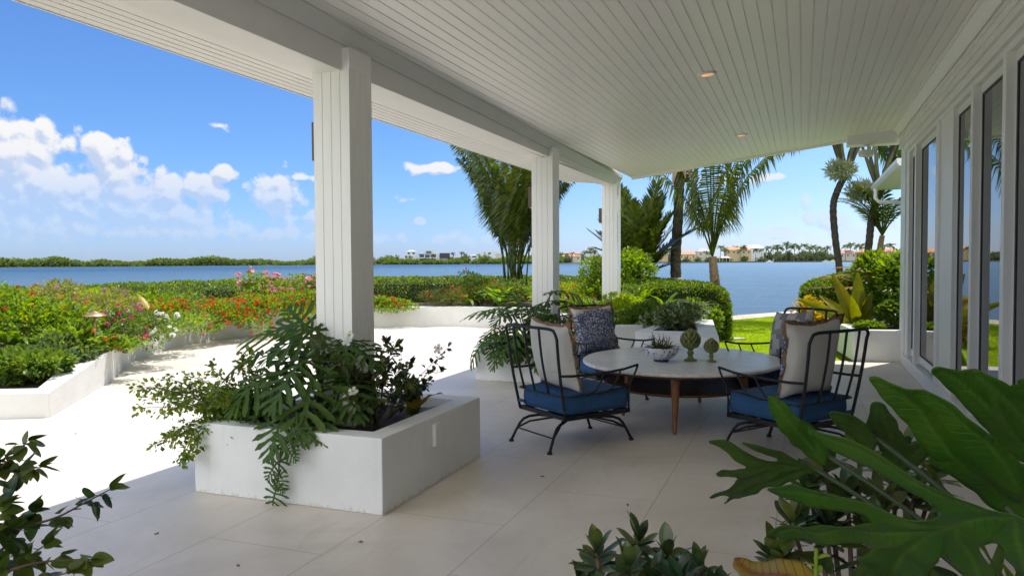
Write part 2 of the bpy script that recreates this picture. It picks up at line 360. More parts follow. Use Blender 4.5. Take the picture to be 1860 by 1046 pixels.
# ------------------------------------------------------------------ house
def vgroove(x0, x1, z0, z1, step, depth=.010, gw=.0065):
    """profile points from x0 to x1 (underside), with v grooves cut upward"""
    pts = []; L = x1-x0; n = int(L/step)
    f = lambda x: z0+(z1-z0)*(x-x0)/L
    pts.append((x0, z0))
    for i in range(1, n+1):
        x = x0+i*step
        if x > x1-.02: break
        pts += [(x-gw, f(x)), (x-gw*.4, f(x)+depth), (x+gw*.4, f(x)+depth), (x+gw, f(x))]
    pts.append((x1, z1)); return pts
house = empty('house', (1.34, 4, 0), 'white waterfront house with a boarded porch roof on square columns and tall sliding glass doors', 'house')
def hp(b, name, m, **k):
    o = b.build(name, m, None, **k); o.parent = house; o.matrix_parent_inverse = Matrix.Translation(-house.location); return o
farY = lambda x: 14.25+(x+3.2)*(12.65-14.25)/4.5
b = MB(); pr = vgroove(-3.0, 1.27, 3.06, 3.40, .093)
b.extrude_y(pr+[(1.27, 3.8), (-3.0, 3.8)], -1.0, farY); hp(b, 'ceiling', PAINT2)
def beamx(y): return -2.925-.032*(y-4.5)
# main beam (inner face runs slightly outwards towards the far end)
b = MB()
def beam(x_in, x_out, z0, z1, y0, y1, dz=.0):
    v = []
    for y in (y0, y1):
        s = beamx(y)+2.925; e = .012*(y-4.5)
        v += [(x_in+s, y, z0+e), (x_out+s, y, z0+e), (x_out+s, y, z1), (x_in+s, y, z1)]
    b.add(v, [(0, 1, 2, 3), (7, 6, 5, 4), (0, 4, 5, 1), (1, 5, 6, 2), (2, 6, 7, 3), (3, 7, 4, 0)])
beam(-2.925, -3.19, 2.80, 3.5, -1.0, 14.15); hp(b, 'beam', WHITE, bevel=.004)
# crown moulding along the beam and the wall
def crown(xw, y0, y1, z, sgn, s=1.0, skew=True):
    prof = [(0, -.10), (.012, -.10), (.018, -.085), (.03, -.075), (.055, -.04), (.07, -.02), (.075, -.012), (.088, -.01), (.088, .05), (0, .05)]
    n = len(prof); v = []
    for y in (y0, y1):
        sh = (beamx(y)+2.925) if skew else 0
        v += [(xw+sgn*px*s+sh+(.0 if not skew else .002), y, z+pz*s+(.34/4.27*(sh) if skew else 0)) for px, pz in prof]
    b.add(v, [(i, (i+1) % n, n+(i+1) % n, n+i) for i in range(n)]+[tuple(range(n))[::-1], tuple(range(n, 2*n))])
b = MB(); crown(-2.925, -1.0, 14.1, 3.075, 1); crown(1.30, -1.0, 12.6, 3.395, -1, 1.0, False); hp(b, 'crown_moulding', WHITE)
# soffit outside the beam
b = MB()
def softend(x): return 13.3+(x+3.2)*1.15
pr = vgroove(-3.80, -3.36, 2.865, 2.865, .073, .009, .006)
pr = pr+[(-3.36, 2.85), (-3.15, 2.85), (-3.15, 3.2), (-3.80, 3.0)]
b.extrude_y(pr, -1.0, softend); hp(b, 'soffit', WHITE)
ROOF = mat('roof_tile', (.55, .54, .5), .7, noise=(3, .5, (.45, .44, .4)))
b = MB(); b.extrude_y([(-3.83, 2.90), (-3.80, 2.90), (-3.79, 3.01), (-3.1, 3.6), (1.3, 3.85), (8, 5.2), (8, 5.4), (1.3, 4.1), (-3.83, 3.10)], -1.0, lambda x: min(farY(max(x, -3.2))+.05, softend(x)+.05) if x < -3 else (farY(x)+.05 if x < 1.35 else 12.7))
hp(b, 'roof', ROOF)
b = MB(); b.extrude_y([(-3.815, 2.858), (-3.80, 2.858), (-3.80, 3.06), (-3.835, 3.06)], -1.0, 13.0)
# end trim under the far edge of the ceiling
v = []
for x in (-3.0, 1.32):
    y = farY(x); zc = 3.06+(x+3.0)*.34/4.27
    v += [(x, y, zc-.035), (x, y+.09, zc-.035), (x, y+.09, zc+.5), (x, y, zc+.5)]
b.add(v, [(0, 1, 2, 3), (7, 6, 5, 4), (0, 4, 5, 1), (1, 5, 6, 2), (2, 6, 7, 3), (3, 7, 4, 0)])
b.box(.62, 1.33, 12.55, 12.86, 3.22, 3.44)
hp(b, 'fascia', WHITE, bevel=.003)
# columns
def colprof(w):
    h = w/2; p = []
    for k in range(4):
        a = k*PI/2; pts = [(-h, -h)]
        for i in range(1, 4):
            t = -h+i*w/4-(.0 if i == 2 else 0)
            pts += [(t-.004, -h), (t-.002, -h+.007), (t+.002, -h+.007), (t+.004, -h)]
        for x, y in pts: p.append((x*math.cos(a)-y*math.sin(a), x*math.sin(a)+y*math.cos(a)))
    return p
COLS = [(-3.012, 4.605), (-3.175, 9.60), (-3.34, 14.0)]
for cx, cy in COLS+[(-2.90, -.4)]:
    b = MB(); b.prism([(cx+x, cy+y) for x, y in colprof(.287)], .3, 2.83+.012*(cy-4.5)-.02)
    h = .1435; b.box(cx+h-.06, cx+h+.002, cy-h+.003, cy+h-.003, 2.83+.012*(cy-4.5)-.021, 2.95+.008*(cy-4.5)); hp(b, 'column', PAINT2)
# side wall with the doors
SID = []
b = MB()
# lap siding above the doors
zs = [3.10, 3.175, 3.25, 3.325, 3.40, 3.5]
for i in range(len(zs)-1): b.extrude_y([(1.30+.0, zs[i]+.002), (1.312, zs[i+1]), (1.6, zs[i+1]), (1.6, zs[i]+.002)], -1.0, 12.52)
b.box(1.345, 1.60, 12.05, 12.53, .0, 3.10)       # end pilaster
b.box(1.60, 6.5, 12.30, 12.53, -.1, 3.6)         # return wall
b.box(1.34, 1.70, -1.0, 12.04, 0, .15)           # curb under the doors
hp(b, 'wall', WHITE, bevel=.003)
b = MB(); b.box(1.325, 1.37, -1.0, 12.0, 3.02, 3.098); b.box(1.36, 1.56, -1.0, 12.04, 2.967, 3.02)
hp(b, 'door_track', WHITE, bevel=.002)
GLASS = mat('dark_glass', (.006, .008, .01), .015, spec=1.0)
GLASS.node_tree.nodes['Principled BSDF'].inputs['IOR'].default_value = 2.1
posts = [(11.75, 12.04, 1.36, 1.45), (10.93, 11.04, 1.34, 1.45), (9.22, 9.37, 1.34, 1.45), (7.47, 7.555, 1.34, 1.45), (6.35, 6.44, 1.34, 1.45), (5.22, 5.31, 1.34, 1.45), (4.30, 4.45, 1.34, 1.45), (3.2, 3.29, 1.34, 1.45), (1.9, 2.0, 1.34, 1.45), (.6, .7, 1.34, 1.45), (-.9, -.7, 1.34, 1.45), (-2.7, -2.5, 1.34, 1.45), (-4.4, -4.2, 1.34, 1.45)]
stile = {9.22: 8.50, 4.30: 3.60}
for y0, y1, x0, x1 in posts:
    b = MB(); b.box(x0, x1-.002, y0, y1, .152, 2.966); hp(b, 'door_post', WHITE, bevel=.004)
    if y0 in stile: b = MB(); b.box(x0+.022, x1-.004, stile[y0], y0-.004, .152, 2.966); hp(b, 'door_jamb', WHITE, bevel=.004)
for i in range(len(posts)-1):
    yb, ya = posts[i][0], posts[i+1][1]
    if posts[i][0] in stile: yb = stile[posts[i][0]]
    f = MB(); f.box(1.40, 1.44, ya+.003, yb-.003, .182, .27); f.box(1.40, 1.44, ya+.003, yb-.003, 2.89, 2.963); f.box(1.401, 1.439, ya+.003, ya+.017, .27, 2.89); f.box(1.401, 1.439, yb-.017, yb-.003, .27, 2.89)
    fo = hp(f, 'sliding_door', WHITE, bevel=.003)
    f2 = MB()
    q = MB(); q.box(1.412, 1.432, ya+.034, yb-.049, .29, 2.87); po = q.build('pane', GLASS); po.parent = fo
    q = MB(); X0, X1 = 1.406, 1.436
    q.box(X0, X1, yb-.048, yb-.018, .271, 2.889); q.box(X0, X1, ya+.018, ya+.033, .271, 2.889); q.box(X0, X1, ya+.0335, yb-.0485, .271, .289); q.box(X0, X1, ya+.0335, yb-.0485, 2.871, 2.889)
    po = q.build('gasket', DARKFR); po.parent = fo
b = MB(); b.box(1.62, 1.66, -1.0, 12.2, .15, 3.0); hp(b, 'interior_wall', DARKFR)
# wing beyond the porch with eave, gutter and downpipe
b = MB(); b.box(2.5, 9, 15.3, 20.4, -.1, 3.24); hp(b, 'wing_wall', WHITE)
b = MB(); b.add([(1.66, 15.2, 3.28), (1.66, 20.6, 3.28), (5.5, 20.6, 4.8), (5.5, 15.2, 4.8), (1.66, 15.2, 3.18), (1.66, 20.6, 3.18), (5.5, 20.6, 3.245), (5.5, 15.2, 3.245)],
      [(0, 3, 2, 1), (4, 5, 6, 7), (0, 1, 5, 4), (1, 2, 6, 5), (2, 3, 7, 6), (3, 0, 4, 7)]); hp(b, 'wing_roof', WHITE)
b = MB(); b.extrude_y([(1.55, 3.29), (1.55, 3.22), (1.59, 3.16), (1.655, 3.16), (1.655, 3.29)], 15.1, 20.7)
hp(b, 'gutter', WHITE)
b = MB(); b.tube([(1.60, 19.9, 3.18), (1.60, 19.9, 2.94), (1.67, 19.9, 2.86), (2.48, 19.9, 2.80)], .045, 10); hp(b, 'downpipe', WHITE)
# ------------------------------------------------------------------ lights fixed to the porch
BRZ = mat('bronze_metal', (.10, .065, .045), .4, metal=.6)
def zc(x): return 3.06+(x+3.0)*.34/4.27
for i, (x, y, lb) in enumerate([(-.835, 7.32, 'round recessed light in the porch ceiling, the nearer of the two'), (-.80, 11.05, 'round recessed light in the porch ceiling, the farther and smaller looking one')]):
    e = empty('recessed_light', (x, y, zc(x)), lb, 'light', 'recessed lights in the porch ceiling'); e.rotation_euler = (0, -math.atan(.34/4.27), 0)
    b = MB(); b.lathe([(.05, .0), (.085, .0), (.088, -.004), (.08, -.012), (.058, -.014), (.05, -.006)], 28); o = b.build('trim_ring', WHITE, e, True)
    b = MB(); b.lathe([(.057, -.0145), (.03, -.013), (.001, -.0125)], 24); o = b.build('lens', mat('lamp_lens', (.7, .5, .35), .4, emit=((1, .5, .25), .25)), e, True)
for (cx, cy), lb in zip(COLS, ('slim dark bronze wall lantern on the sea side of the nearest porch column', 'dark bronze wall lantern on the sea side of the middle porch column', 'dark bronze wall lantern on the sea side of the farthest porch column')):
    e = empty('wall_lantern', (cx-.1435, cy, 2.22), lb, 'lantern', 'lanterns on the porch columns')
    b = MB(); b.box(-.018, -.001, -.05, .05, .02, .24); b.build('back_plate', BRZ, e, bevel=.002)
    b = MB(); b.prism([(-.085, -.05), (-.019, -.05), (-.019, .05), (-.085, .05)], 0, .27); b.build('shade', BRZ, e, bevel=.003)
    b = MB(); b.lathe([(.012, -.012), (.024, -.01), (.024, -.001)], 16, (-.05, 0, 0)); b.build('lens', mat('frosted_lens', (.8, .75, .65), .4), e)
e = empty('security_light', (.90, 12.46, 3.145), 'cream floodlight hanging from the far edge of the porch ceiling near the wall', 'light')
CREAM = mat('cream_plastic', (.72, .69, .60), .5)
b = MB(); b.lathe([(.001, .07), (.075, .07), (.08, .06), (.075, .045), (.02, .04), (.016, -.02), (.001, -.02)], 24, (0, 0, .0)); b.build('mount', CREAM, e, True)
b = MB(); b.lathe([(.001, 0), (.09, 0), (.105, -.02), (.108, -.06), (.095, -.09), (.05, -.10), (.001, -.10)], 28, (-.03, 0, -.03), 1, .75); b.build('lamp_head', CREAM, e, True)
# ------------------------------------------------------------------ planters (white rendered walls)
def ring_planter(name, label, outer, inner, h, group, soil=.38):
    """outer/inner: same-length lists of corners"""
    e = empty(name, (outer[0][0], outer[0][1], 0), label, 'planter', group); ox, oy = outer[0]
    n = len(outer); b = MB(); O = [(x-ox, y-oy) for x, y in outer]; I = [(x-ox, y-oy) for x, y in inner]
    v = [(x, y, z) for P_, z in ((O, .002), (O, h), (I, h), (I, .05)) for x, y in P_]
    fs = []
    for r in range(3): fs += [(r*n+i, r*n+(i+1) % n, (r+1)*n+(i+1) % n, (r+1)*n+i) for i in range(n)]
    b.add(v, fs); b.build('wall', STUCCO, e, bevel=.006)
    b = MB(); b.prism([(x*1.0, y) for x, y in I], .1, soil); b.build('soil', SOIL, e)
    return e
def rect(x0, x1, y0, y1, t=0): return [(x0+t, y0+t), (x1-t, y0+t), (x1-t, y1-t), (x0+t, y1-t)]
GP = 'square planters round the porch columns'
p1 = ring_planter('planter', 'low white square planter with a small outlet box, round the nearest column', rect(-3.735, -2.32, 3.911, 5.384), rect(-3.735, -2.32, 3.911, 5.384, .15), .46, GP)
p2 = ring_planter('planter', 'low white square planter round the middle column behind the left chair', rect(-3.88, -2.47, 8.87, 10.34), rect(-3.88, -2.47, 8.87, 10.34, .15), .46, GP)
ring_planter('planter', 'white planter with a chamfered corner round the farthest column', [(-4.4, 12.4), (-2.84, 11.95), (-2.42, 12.3), (-2.44, 13.1), (-2.8, 13.6), (-3.4, 15.1), (-4.6, 15.1)],
             [(-4.2, 12.6), (-2.9, 12.2), (-2.62, 12.42), (-2.64, 13.0), (-2.95, 13.4), (-3.5, 14.9), (-4.4, 14.9)], .46, None)
ring_planter('planter', 'white walled planter with a wide sunlit rim in front of the clipped hedge', [(-2.30, 11.15), (-1.04, 10.55), (-1.50, 14.0), (-2.2, 13.9)], [(-2.10, 11.40), (-1.42, 11.42), (-1.80, 13.8), (-2.05, 13.75)], .46, None)
ring_planter('planter', 'white planter wall at the far end of the porch against the house', [(.72, 12.32), (1.33, 12.42), (3.2, 12.8), (3.2, 15.4), (.42, 14.6)], [(.88, 12.5), (1.33, 12.58), (3.0, 12.95), (3.0, 15.2), (.62, 14.45)], .46, None)
ring_planter('planter', 'white planter behind the foreground philodendron leaves at the lower right corner', [(.10, .9), (1.0, .9), (1.0, 1.62), (.34, 1.62)], [(.30, 1.05), (.85, 1.05), (.85, 1.42), (.40, 1.42)], .86, None, .78)
ring_planter('planter', 'low white planter below the foreground shrubs by the camera', [(-.9, .2), (.08, .2), (.08, 1.7), (-.9, 1.7)], [(-.75, .35), (-.08, .35), (-.08, 1.55), (-.75, 1.55)], .46, GP)
ring_planter('planter', 'low white planter at the left edge below the round leaved foreground shrub', rect(-3.6, -1.75, -.9, .85), rect(-3.6, -1.75, -.9, .85, .15), .46, GP)
b = MB(); b.box(0, .026, -.043, .043, 0, .155)
o = b.build('outlet_cover', WHITE, p1, bevel=.003, loc=(1.416, .70, .26))
# terrace bed wall: a low wall following the terrace edge, with soil behind
WL = [(-8.6, 4.45, .25), (-6.89, 5.33, .25), (-8.22, 7.2, .40), (-9.60, 8.80, .43), (-10.28, 10.05, .44), (-10.62, 11.0, .45), (-10.70, 12.2, .45), (-10.62, 13.4, .45), (-10.3, 14.5, .45), (-9.4, 15.35, .46), (-8.3, 15.85, .46), (-7.1, 16.15, .46), (-5.8, 16.0, .46), (-4.7, 15.3, .46)]
def smoothline(P, n):
    out = []
    for i in range(len(P)-1):
        p0 = np.array(P[max(i-1, 0)]); p1_ = np.array(P[i]); p2_ = np.array(P[i+1]); p3 = np.array(P[min(i+2, len(P)-1)])
        for k in range(n):
            t = k/n; out.append(tuple(.5*((2*p1_)+(-p0+p2_)*t+(2*p0-5*p1_+4*p2_-p3)*t*t+(-p0+3*p1_-3*p2_+p3)*t**3)))
    out.append(tuple(P[-1])); return out
PL = WL[:5]+smoothline(WL[4:], 6)[1:]
e = empty('terrace_bed', (-6.89, 5.33, 0), 'long curved white wall of the flower bed along the left terrace edge', 'planter wall')
def offs(P, d):
    out = []
    for i in range(len(P)):
        a = np.array(P[max(i-1, 0)][:2]); c = np.array(P[min(i+1, len(P)-1)][:2]); t = (c-a)/np.linalg.norm(c-a)
        out.append((P[i][0]-t[1]*d, P[i][1]+t[0]*d))
    return out
b = MB(); O = [p[:2] for p in PL]; I = offs(PL, .30)
I[0] = (-8.6, 4.80); I[1] = (-7.25, 5.48)
v = []
for o_, i_, p in zip(O, I, PL):
    h = p[2]; v += [(o_[0]+6.89, o_[1]-5.33, .001), (o_[0]+6.89, o_[1]-5.33, h), (i_[0]+6.89, i_[1]-5.33, h), (i_[0]+6.89, i_[1]-5.33, -.2)]
n = len(PL); b.add(v, [(4*i+k, 4*i+k+1, 4*i+5+k, 4*i+4+k) for i in range(n-1) for k in range(3)]+[(0, 3, 2, 1), (4*n-4, 4*n-3, 4*n-2, 4*n-1)])
b.build('wall', STUCCO_OUT, e, bevel=.008)
b = MB(); back = [(-4.7, 20), (-8, 20.5), (-11, 19.5), (-13, 17), (-13.6, 13), (-13.5, 9), (-12.8, 5), (-11.5, 3.5)]
pl = I+back; zz = [max(.14, p[2]-.10) for p in PL]+[.4]*4+[.35]*4
b.prism([(x+6.89, y-5.33) for x, y in pl], -.2, zz); b.build('soil', SOIL, e)

# ------------------------------------------------------------------ cushions, pillows
def superpad(b, w, d, h, n=22, pinch=.0, e=5.0, dome=.02):
    """rounded box cushion centred at origin, x depth d, y width w, z 0..h"""
    v = []; idx = {}
    P = []; warp = lambda u: math.copysign(1-(1-abs(u))**1.7, u)
    for i in range(n+1):
        for j in range(n+1):
            u = -1+2*i/n; t = -1+2*j/n
            P.append((warp(u), warp(t)))
    def sh(u, t, top):
        r = (abs(u)**e+abs(t)**e)**(1/e); m = max(abs(u), abs(t)); k = m/r if r > 0 else 1
        x = u*k*d/2; y = t*k*w/2
        q_ = max(0, (m-.935)/.065); z = h/2+(h/2*math.sqrt(max(0, 1-q_*q_))+(dome*(1-u*u)*(1-t*t) if top else 0))*(1 if top else -1)
        return (x, y, z)
    for top in (True, False):
        base = len(v)
        for (u, t) in P: v.append(sh(u, t, top))
        for i in range(n):
            for j in range(n):
                a = base+i*(n+1)+j; q = (a, a+1, a+n+2, a+n+1); idx.setdefault('f', []).append(q[::-1] if top else q)
    b.add(v, idx['f'])
BLUE = mat('blue_canvas', (.022, .072, .17), .85, .3, noise=(9, .6, (.030, .092, .205)), bump=(11, .010))
def make_chair(label, loc, ang):
    e = empty('patio_chair', loc, label, 'chair', 'iron spring chairs round the table', ang)
    W, D, zf, Dr = .324, .365, .285, .30
    b = MB(); t = .012                                        # seat frame of angle bar with cross slats
    b.box(-Dr, D, -W, -W+.03, zf-.035, zf); b.box(-Dr, D, W-.03, W, zf-.035, zf); b.box(-Dr, -Dr+.03, -W+.0305, W-.0305, zf-.035, zf-.001); b.box(D-.03, D, -W+.0305, W-.0305, zf-.035, zf-.001)
    for k in range(5):
        x = -Dr+.08+k*.118; b.box(x, x+.035, -W+.031, W-.031, zf-.012, zf-.003)
    b.build('seat_frame', BLACK, e, bevel=.002)
    b = MB(); b.box(-.16, .16, -.10, .10, .205, .222); b.box(-.20, .20, -.12, -.09, .223, .249); b.box(-.20, .20, .09, .12, .223, .249)
    for y in (-.06, .06):
        for k in range(9):
            a = k/9*PI; x = -.11+.22*k/8; b.tube([(x, y-.02, .2225), (x+.012, y, .2475), (x+.02, y+.02, .2225)], .004, 5)
    b.build('rocker_spring', BLACK, e, bevel=.001)
    fw_, fd = .271, .424
    for sx in (1, -1):
        for sy in (1, -1):
            b = MB(); P = [(sx*fd, sy*fw_, .012), (sx*(fd-.035), sy*(fw_-.012), .085), (sx*(fd-.07), sy*(fw_-.024), .15), (sx*(fd-.10), sy*(fw_-.036), .185), (sx*(fd-.15), sy*(fw_-.055), .205), (sx*(fd-.22), sy*(fw_-.09), .212), (sx*.12, sy*.10, .206), (sx*.02, sy*.06, .198)]
            b.tube(P, .0118, 8); b.tube([(sx*(fd-.052), sy*(fw_-.018), .115), (sx*(fd-.14), sy*(fw_-.07), .165), (sx*.16, sy*.09, .196), (sx*.04, sy*.05, .198)], .009, 8)
            lg = b.build('leg', BLACK, e, True)
            q = MB(); q.lathe([(.004, 0), (.020, 0), (.022, .006), (.019, .016), (.010, .022), (.004, .022)], 16, (sx*fd, sy*fw_, 0)); q.build('foot_pad', BLACK, lg, True)
    for sx in (1, -1):
        b = MB(); b.box(sx*(fd-.052)-.007, sx*(fd-.052)+.007, -(fw_-.018), fw_-.018, .108, .116); b.build('stretcher', BLACK, e)
    # back frame: one bent rod with rounded top corners, bowed to the rear
    def backx(z): return -.305-.112*((z-.28)/.7)**1.0-.012*math.sin(PI*(z-.28)/.7)
    def topx(y): return -.417-.055*(1-(y/.35)**2)
    b = MB(); bw = .349
    side = [(backx(z), W-.006+(bw-W+.006)*((z-.26)/.66), z) for z in (.26, .4, .55, .7, .82, .90)]
    cor = [(topx(.33)-.0, bw-.004, .942), (topx(.32), bw-.022, .967), (topx(.28), bw-.055, .978)]
    top = [(topx(y), y, .98+.004*(1-(y/.3)**2)) for y in (.24, .16, .08, 0, -.08, -.16, -.24)]
    mir = lambda L: [(x, -y, z) for x, y, z in L]
    b.tube(side+cor+top+mir(cor[::-1])+mir(side[::-1]), .0125, 10)
    b.build('back_frame', BLACK, e, True)
    for y in (.17, 0, -.17):
        b = MB(); xb = -.325-.045*(1-(y/.33)**2)
        b.tube([(xb+(topx(y)-xb)*q-.014*math.sin(PI*q), y*(1+.05*q), .455+.523*q) for q in (0, .15, .3, .45, .6, .75, .9, 1)], .0098, 8); b.build('back_spindle', BLACK, e, True)
    # arms: top rail, front post and two bent spindles flowing into the low rail
    for s in (1, -1):
        b = MB(); W2 = W+.004
        rail = [(backx(.61), s*(bw-.015), .612), (-.25, s*.352, .606), (-.08, s*.362, .606), (.10, s*.370, .612), (.25, s*.377, .624), (.385, s*.382, .648), (.397, s*.382, .650)]
        b.tube(rail, .0105, 8); b.tube([(.397, s*.382, .650), (.385, s*.372, .60), (.352, s*.345, .50), (.345, s*W2, .40), (.345, s*W2, .26)], .0085, 8)
        for x in (.22, .05):
            b.tube([(x, s*(.374-.02*(.3-x)), .618 if x > .1 else .609), (x-.03, s*.36, .54), (x-.07, s*.345, .475), (x-.13, s*.336, .447), (x-.2, s*.334, .440)], .0075, 8)
        b.build('arm', BLACK, e, True)
    b = MB(); low = [(.345, .334, .475), (.2, .335, .462), (0, .335, .447), (-.2, .334, .440), (-.29, .325, .441), (-.33, .28, .444), (-.355, .17, .45), (-.37, 0, .455)]
    b.tube(low+mir(low[:-1][::-1]), .0075, 8); b.build('low_rail', BLACK, e, True)
    b = MB(); superpad(b, .63, .67, .165, 28, e=14, dome=.018); c = b.build('seat_cushion', BLUE, e, True, loc=(.04, 0, zf+.004))
    b = MB()
    for z, k in ((.150, 1.0), (.016, 1.0)):
        L = []
        for i in range(49):
            a = 2*PI*i/48; u, t = math.cos(a), math.sin(a); r = (abs(u)**12+abs(t)**12)**(-1/12); L.append((u*r*.335, t*r*.315, z))
        b.tube(L, .0045, 6, False)
    b.build('piping', BLUE, c, True)
    for s in (-1, 1):
        b = MB(); b.box(-.365, -.33, min(s*.25, s*.335), max(s*.25, s*.335), .03, .05); b.build('tie', BLUE, c, bevel=.004)
    return e
chL = make_chair('black iron chair with blue cushion seen from behind at the near left of the table', (-1.803, 6.113, 0), .947)
def dupchair(label, loc, ang):
    c = copy_tree(chL); c['label'] = label; c.location = loc; c.rotation_euler = (0, 0, ang); return c
chR = dupchair('black iron chair with blue cushion beside the foreground leaves, right of the table', (-.074, 6.335, 0), 2.51)
chBL = dupchair('black iron chair facing us behind the table, holding the coral patterned pillow', (-2.056, 8.286, 0), -.752)
chBR = dupchair('black iron chair on the far right of the table holding the grey block patterned pillow', (-.206, 8.308, 0), -2.315)

def pillow_mat(kind):
    m = bpy.data.materials.new('pillow_'+kind); m.use_nodes = True; g = NT(m.node_tree)
    co = g.n('ShaderNodeTexCoord').outputs['Object']; sp = g.n('ShaderNodeSeparateXYZ', {0: co}); lin = (.62, .60, .555)
    wv = g.n('ShaderNodeTexNoise', {'Vector': co, 'Scale': 300.0, 'Detail': 2.0}).outputs[0]
    if kind == 'plain': c = g.mix(g.smooth(wv, .3, .7), lin, (.68, .66, .61))
    elif kind == 'coral':
        # front (x>0): fan of dark blue branches with pale gaps
        nz = g.n('ShaderNodeTexNoise', {'Vector': co, 'Scale': 7.0, 'Detail': 2.0}).outputs['Color']
        # polar coordinates about the root at the lower edge
        yy = sp.outputs[1]; zz_ = g.math('ADD', sp.outputs[2], .30)
        r = g.math('SQRT', g.math('ADD', g.math('MULTIPLY', yy, yy), g.math('MULTIPLY', zz_, zz_))); a = g.math('ARCTAN2', yy, zz_)
        pv = g.n('ShaderNodeCombineXYZ', {0: g.math('MULTIPLY', a, 15.0), 1: g.math('MULTIPLY', r, 38.0), 2: 0.0}).outputs[0]
        pv = g.vmath('ADD', pv, g.vmath('SCALE', nz, 2.2))
        vo = g.n('ShaderNodeTexVoronoi', {'Vector': pv, 'Scale': 1.0}, feature='DISTANCE_TO_EDGE')
        vo2 = g.n('ShaderNodeTexVoronoi', {'Vector': co, 'Scale': 95.0})
        gap = g.math('MULTIPLY', g.smooth(vo.outputs[0], .10, .22), g.smooth(vo2.outputs[0], .85, .45))
        blob = g.math('ADD', g.math('LENGTH' if False else 'ABSOLUTE', g.math('ADD', yy, -.02)), g.math('MULTIPLY', g.n('ShaderNodeTexNoise', {'Vector': co, 'Scale': 11.0, 'Detail': 4.0}).outputs[0], .16))
        m1 = g.math('MULTIPLY', g.smooth(blob, .40, .37), g.smooth(g.math('ADD', sp.outputs[2], g.math('MULTIPLY', blob, .25)), .30, .25))
        front = g.smooth(sp.outputs[0], -.005, .0)
        k = g.math('MULTIPLY', g.math('MULTIPLY', m1, front), g.math('SUBTRACT', 1.0, g.math('MULTIPLY', gap, .92)))
        c = g.mix(k, lin, (.075, .10, .19))
    else:
        # stepped interlocking blocks in three greys
        u = g.math('MULTIPLY', g.math('ADD', sp.outputs[1], 1.0), 1/.105); v = g.math('MULTIPLY', g.math('ADD', sp.outputs[2], 1.0), 1/.052)
        row = g.math('FLOOR', v); sh = g.math('MULTIPLY', g.math('MODULO', row, 2.0), .5)
        cell = g.math('MODULO', g.math('FLOOR', g.math('ADD', g.math('MULTIPLY', u, 1.0), sh)), 2.0)
        par = g.math('MODULO', row, 2.0)
        f = g.math('FRACT', g.math('ADD', g.math('MULTIPLY', u, .5), g.math('MULTIPLY', g.math('MODULO', g.math('FLOOR', g.math('MULTIPLY', row, .5)), 2.0), .25)))
        c = g.mix(g.math('GREATER_THAN', f, .5), (.42, .41, .37), (.17, .165, .175))
        c = g.mix(g.math('MULTIPLY', g.math('GREATER_THAN', g.math('MODULO', row, 5.0), 3.5), 1.0), c, (.20, .23, .21))
        c = g.mix(g.math('MULTIPLY', g.smooth(wv, .35, .7), .25), c, (.5, .5, .47))
    b = g.n('ShaderNodeBsdfPrincipled', {'Base Color': c, 'Roughness': .9, 'Specular IOR Level': .15})
    wr = g.n('ShaderNodeTexNoise', {'Vector': co, 'Scale': 5.0, 'Detail': 3.0, 'Distortion': 1.0}).outputs[0]
    bp = g.n('ShaderNodeBump', {'Height': g.math('ADD', wr, g.math('MULTIPLY', wv, .03)), 'Distance': .02, 'Strength': .6}); g.t.links.new(bp.outputs[0], b.inputs['Normal'])
    g.n('ShaderNodeOutputMaterial', {0: b.outputs[0]}); return m
TAN = mat('tan_linen', (.24, .14, .07), .9, noise=(20, .5, (.30, .18, .095)), bump=(300, .001))
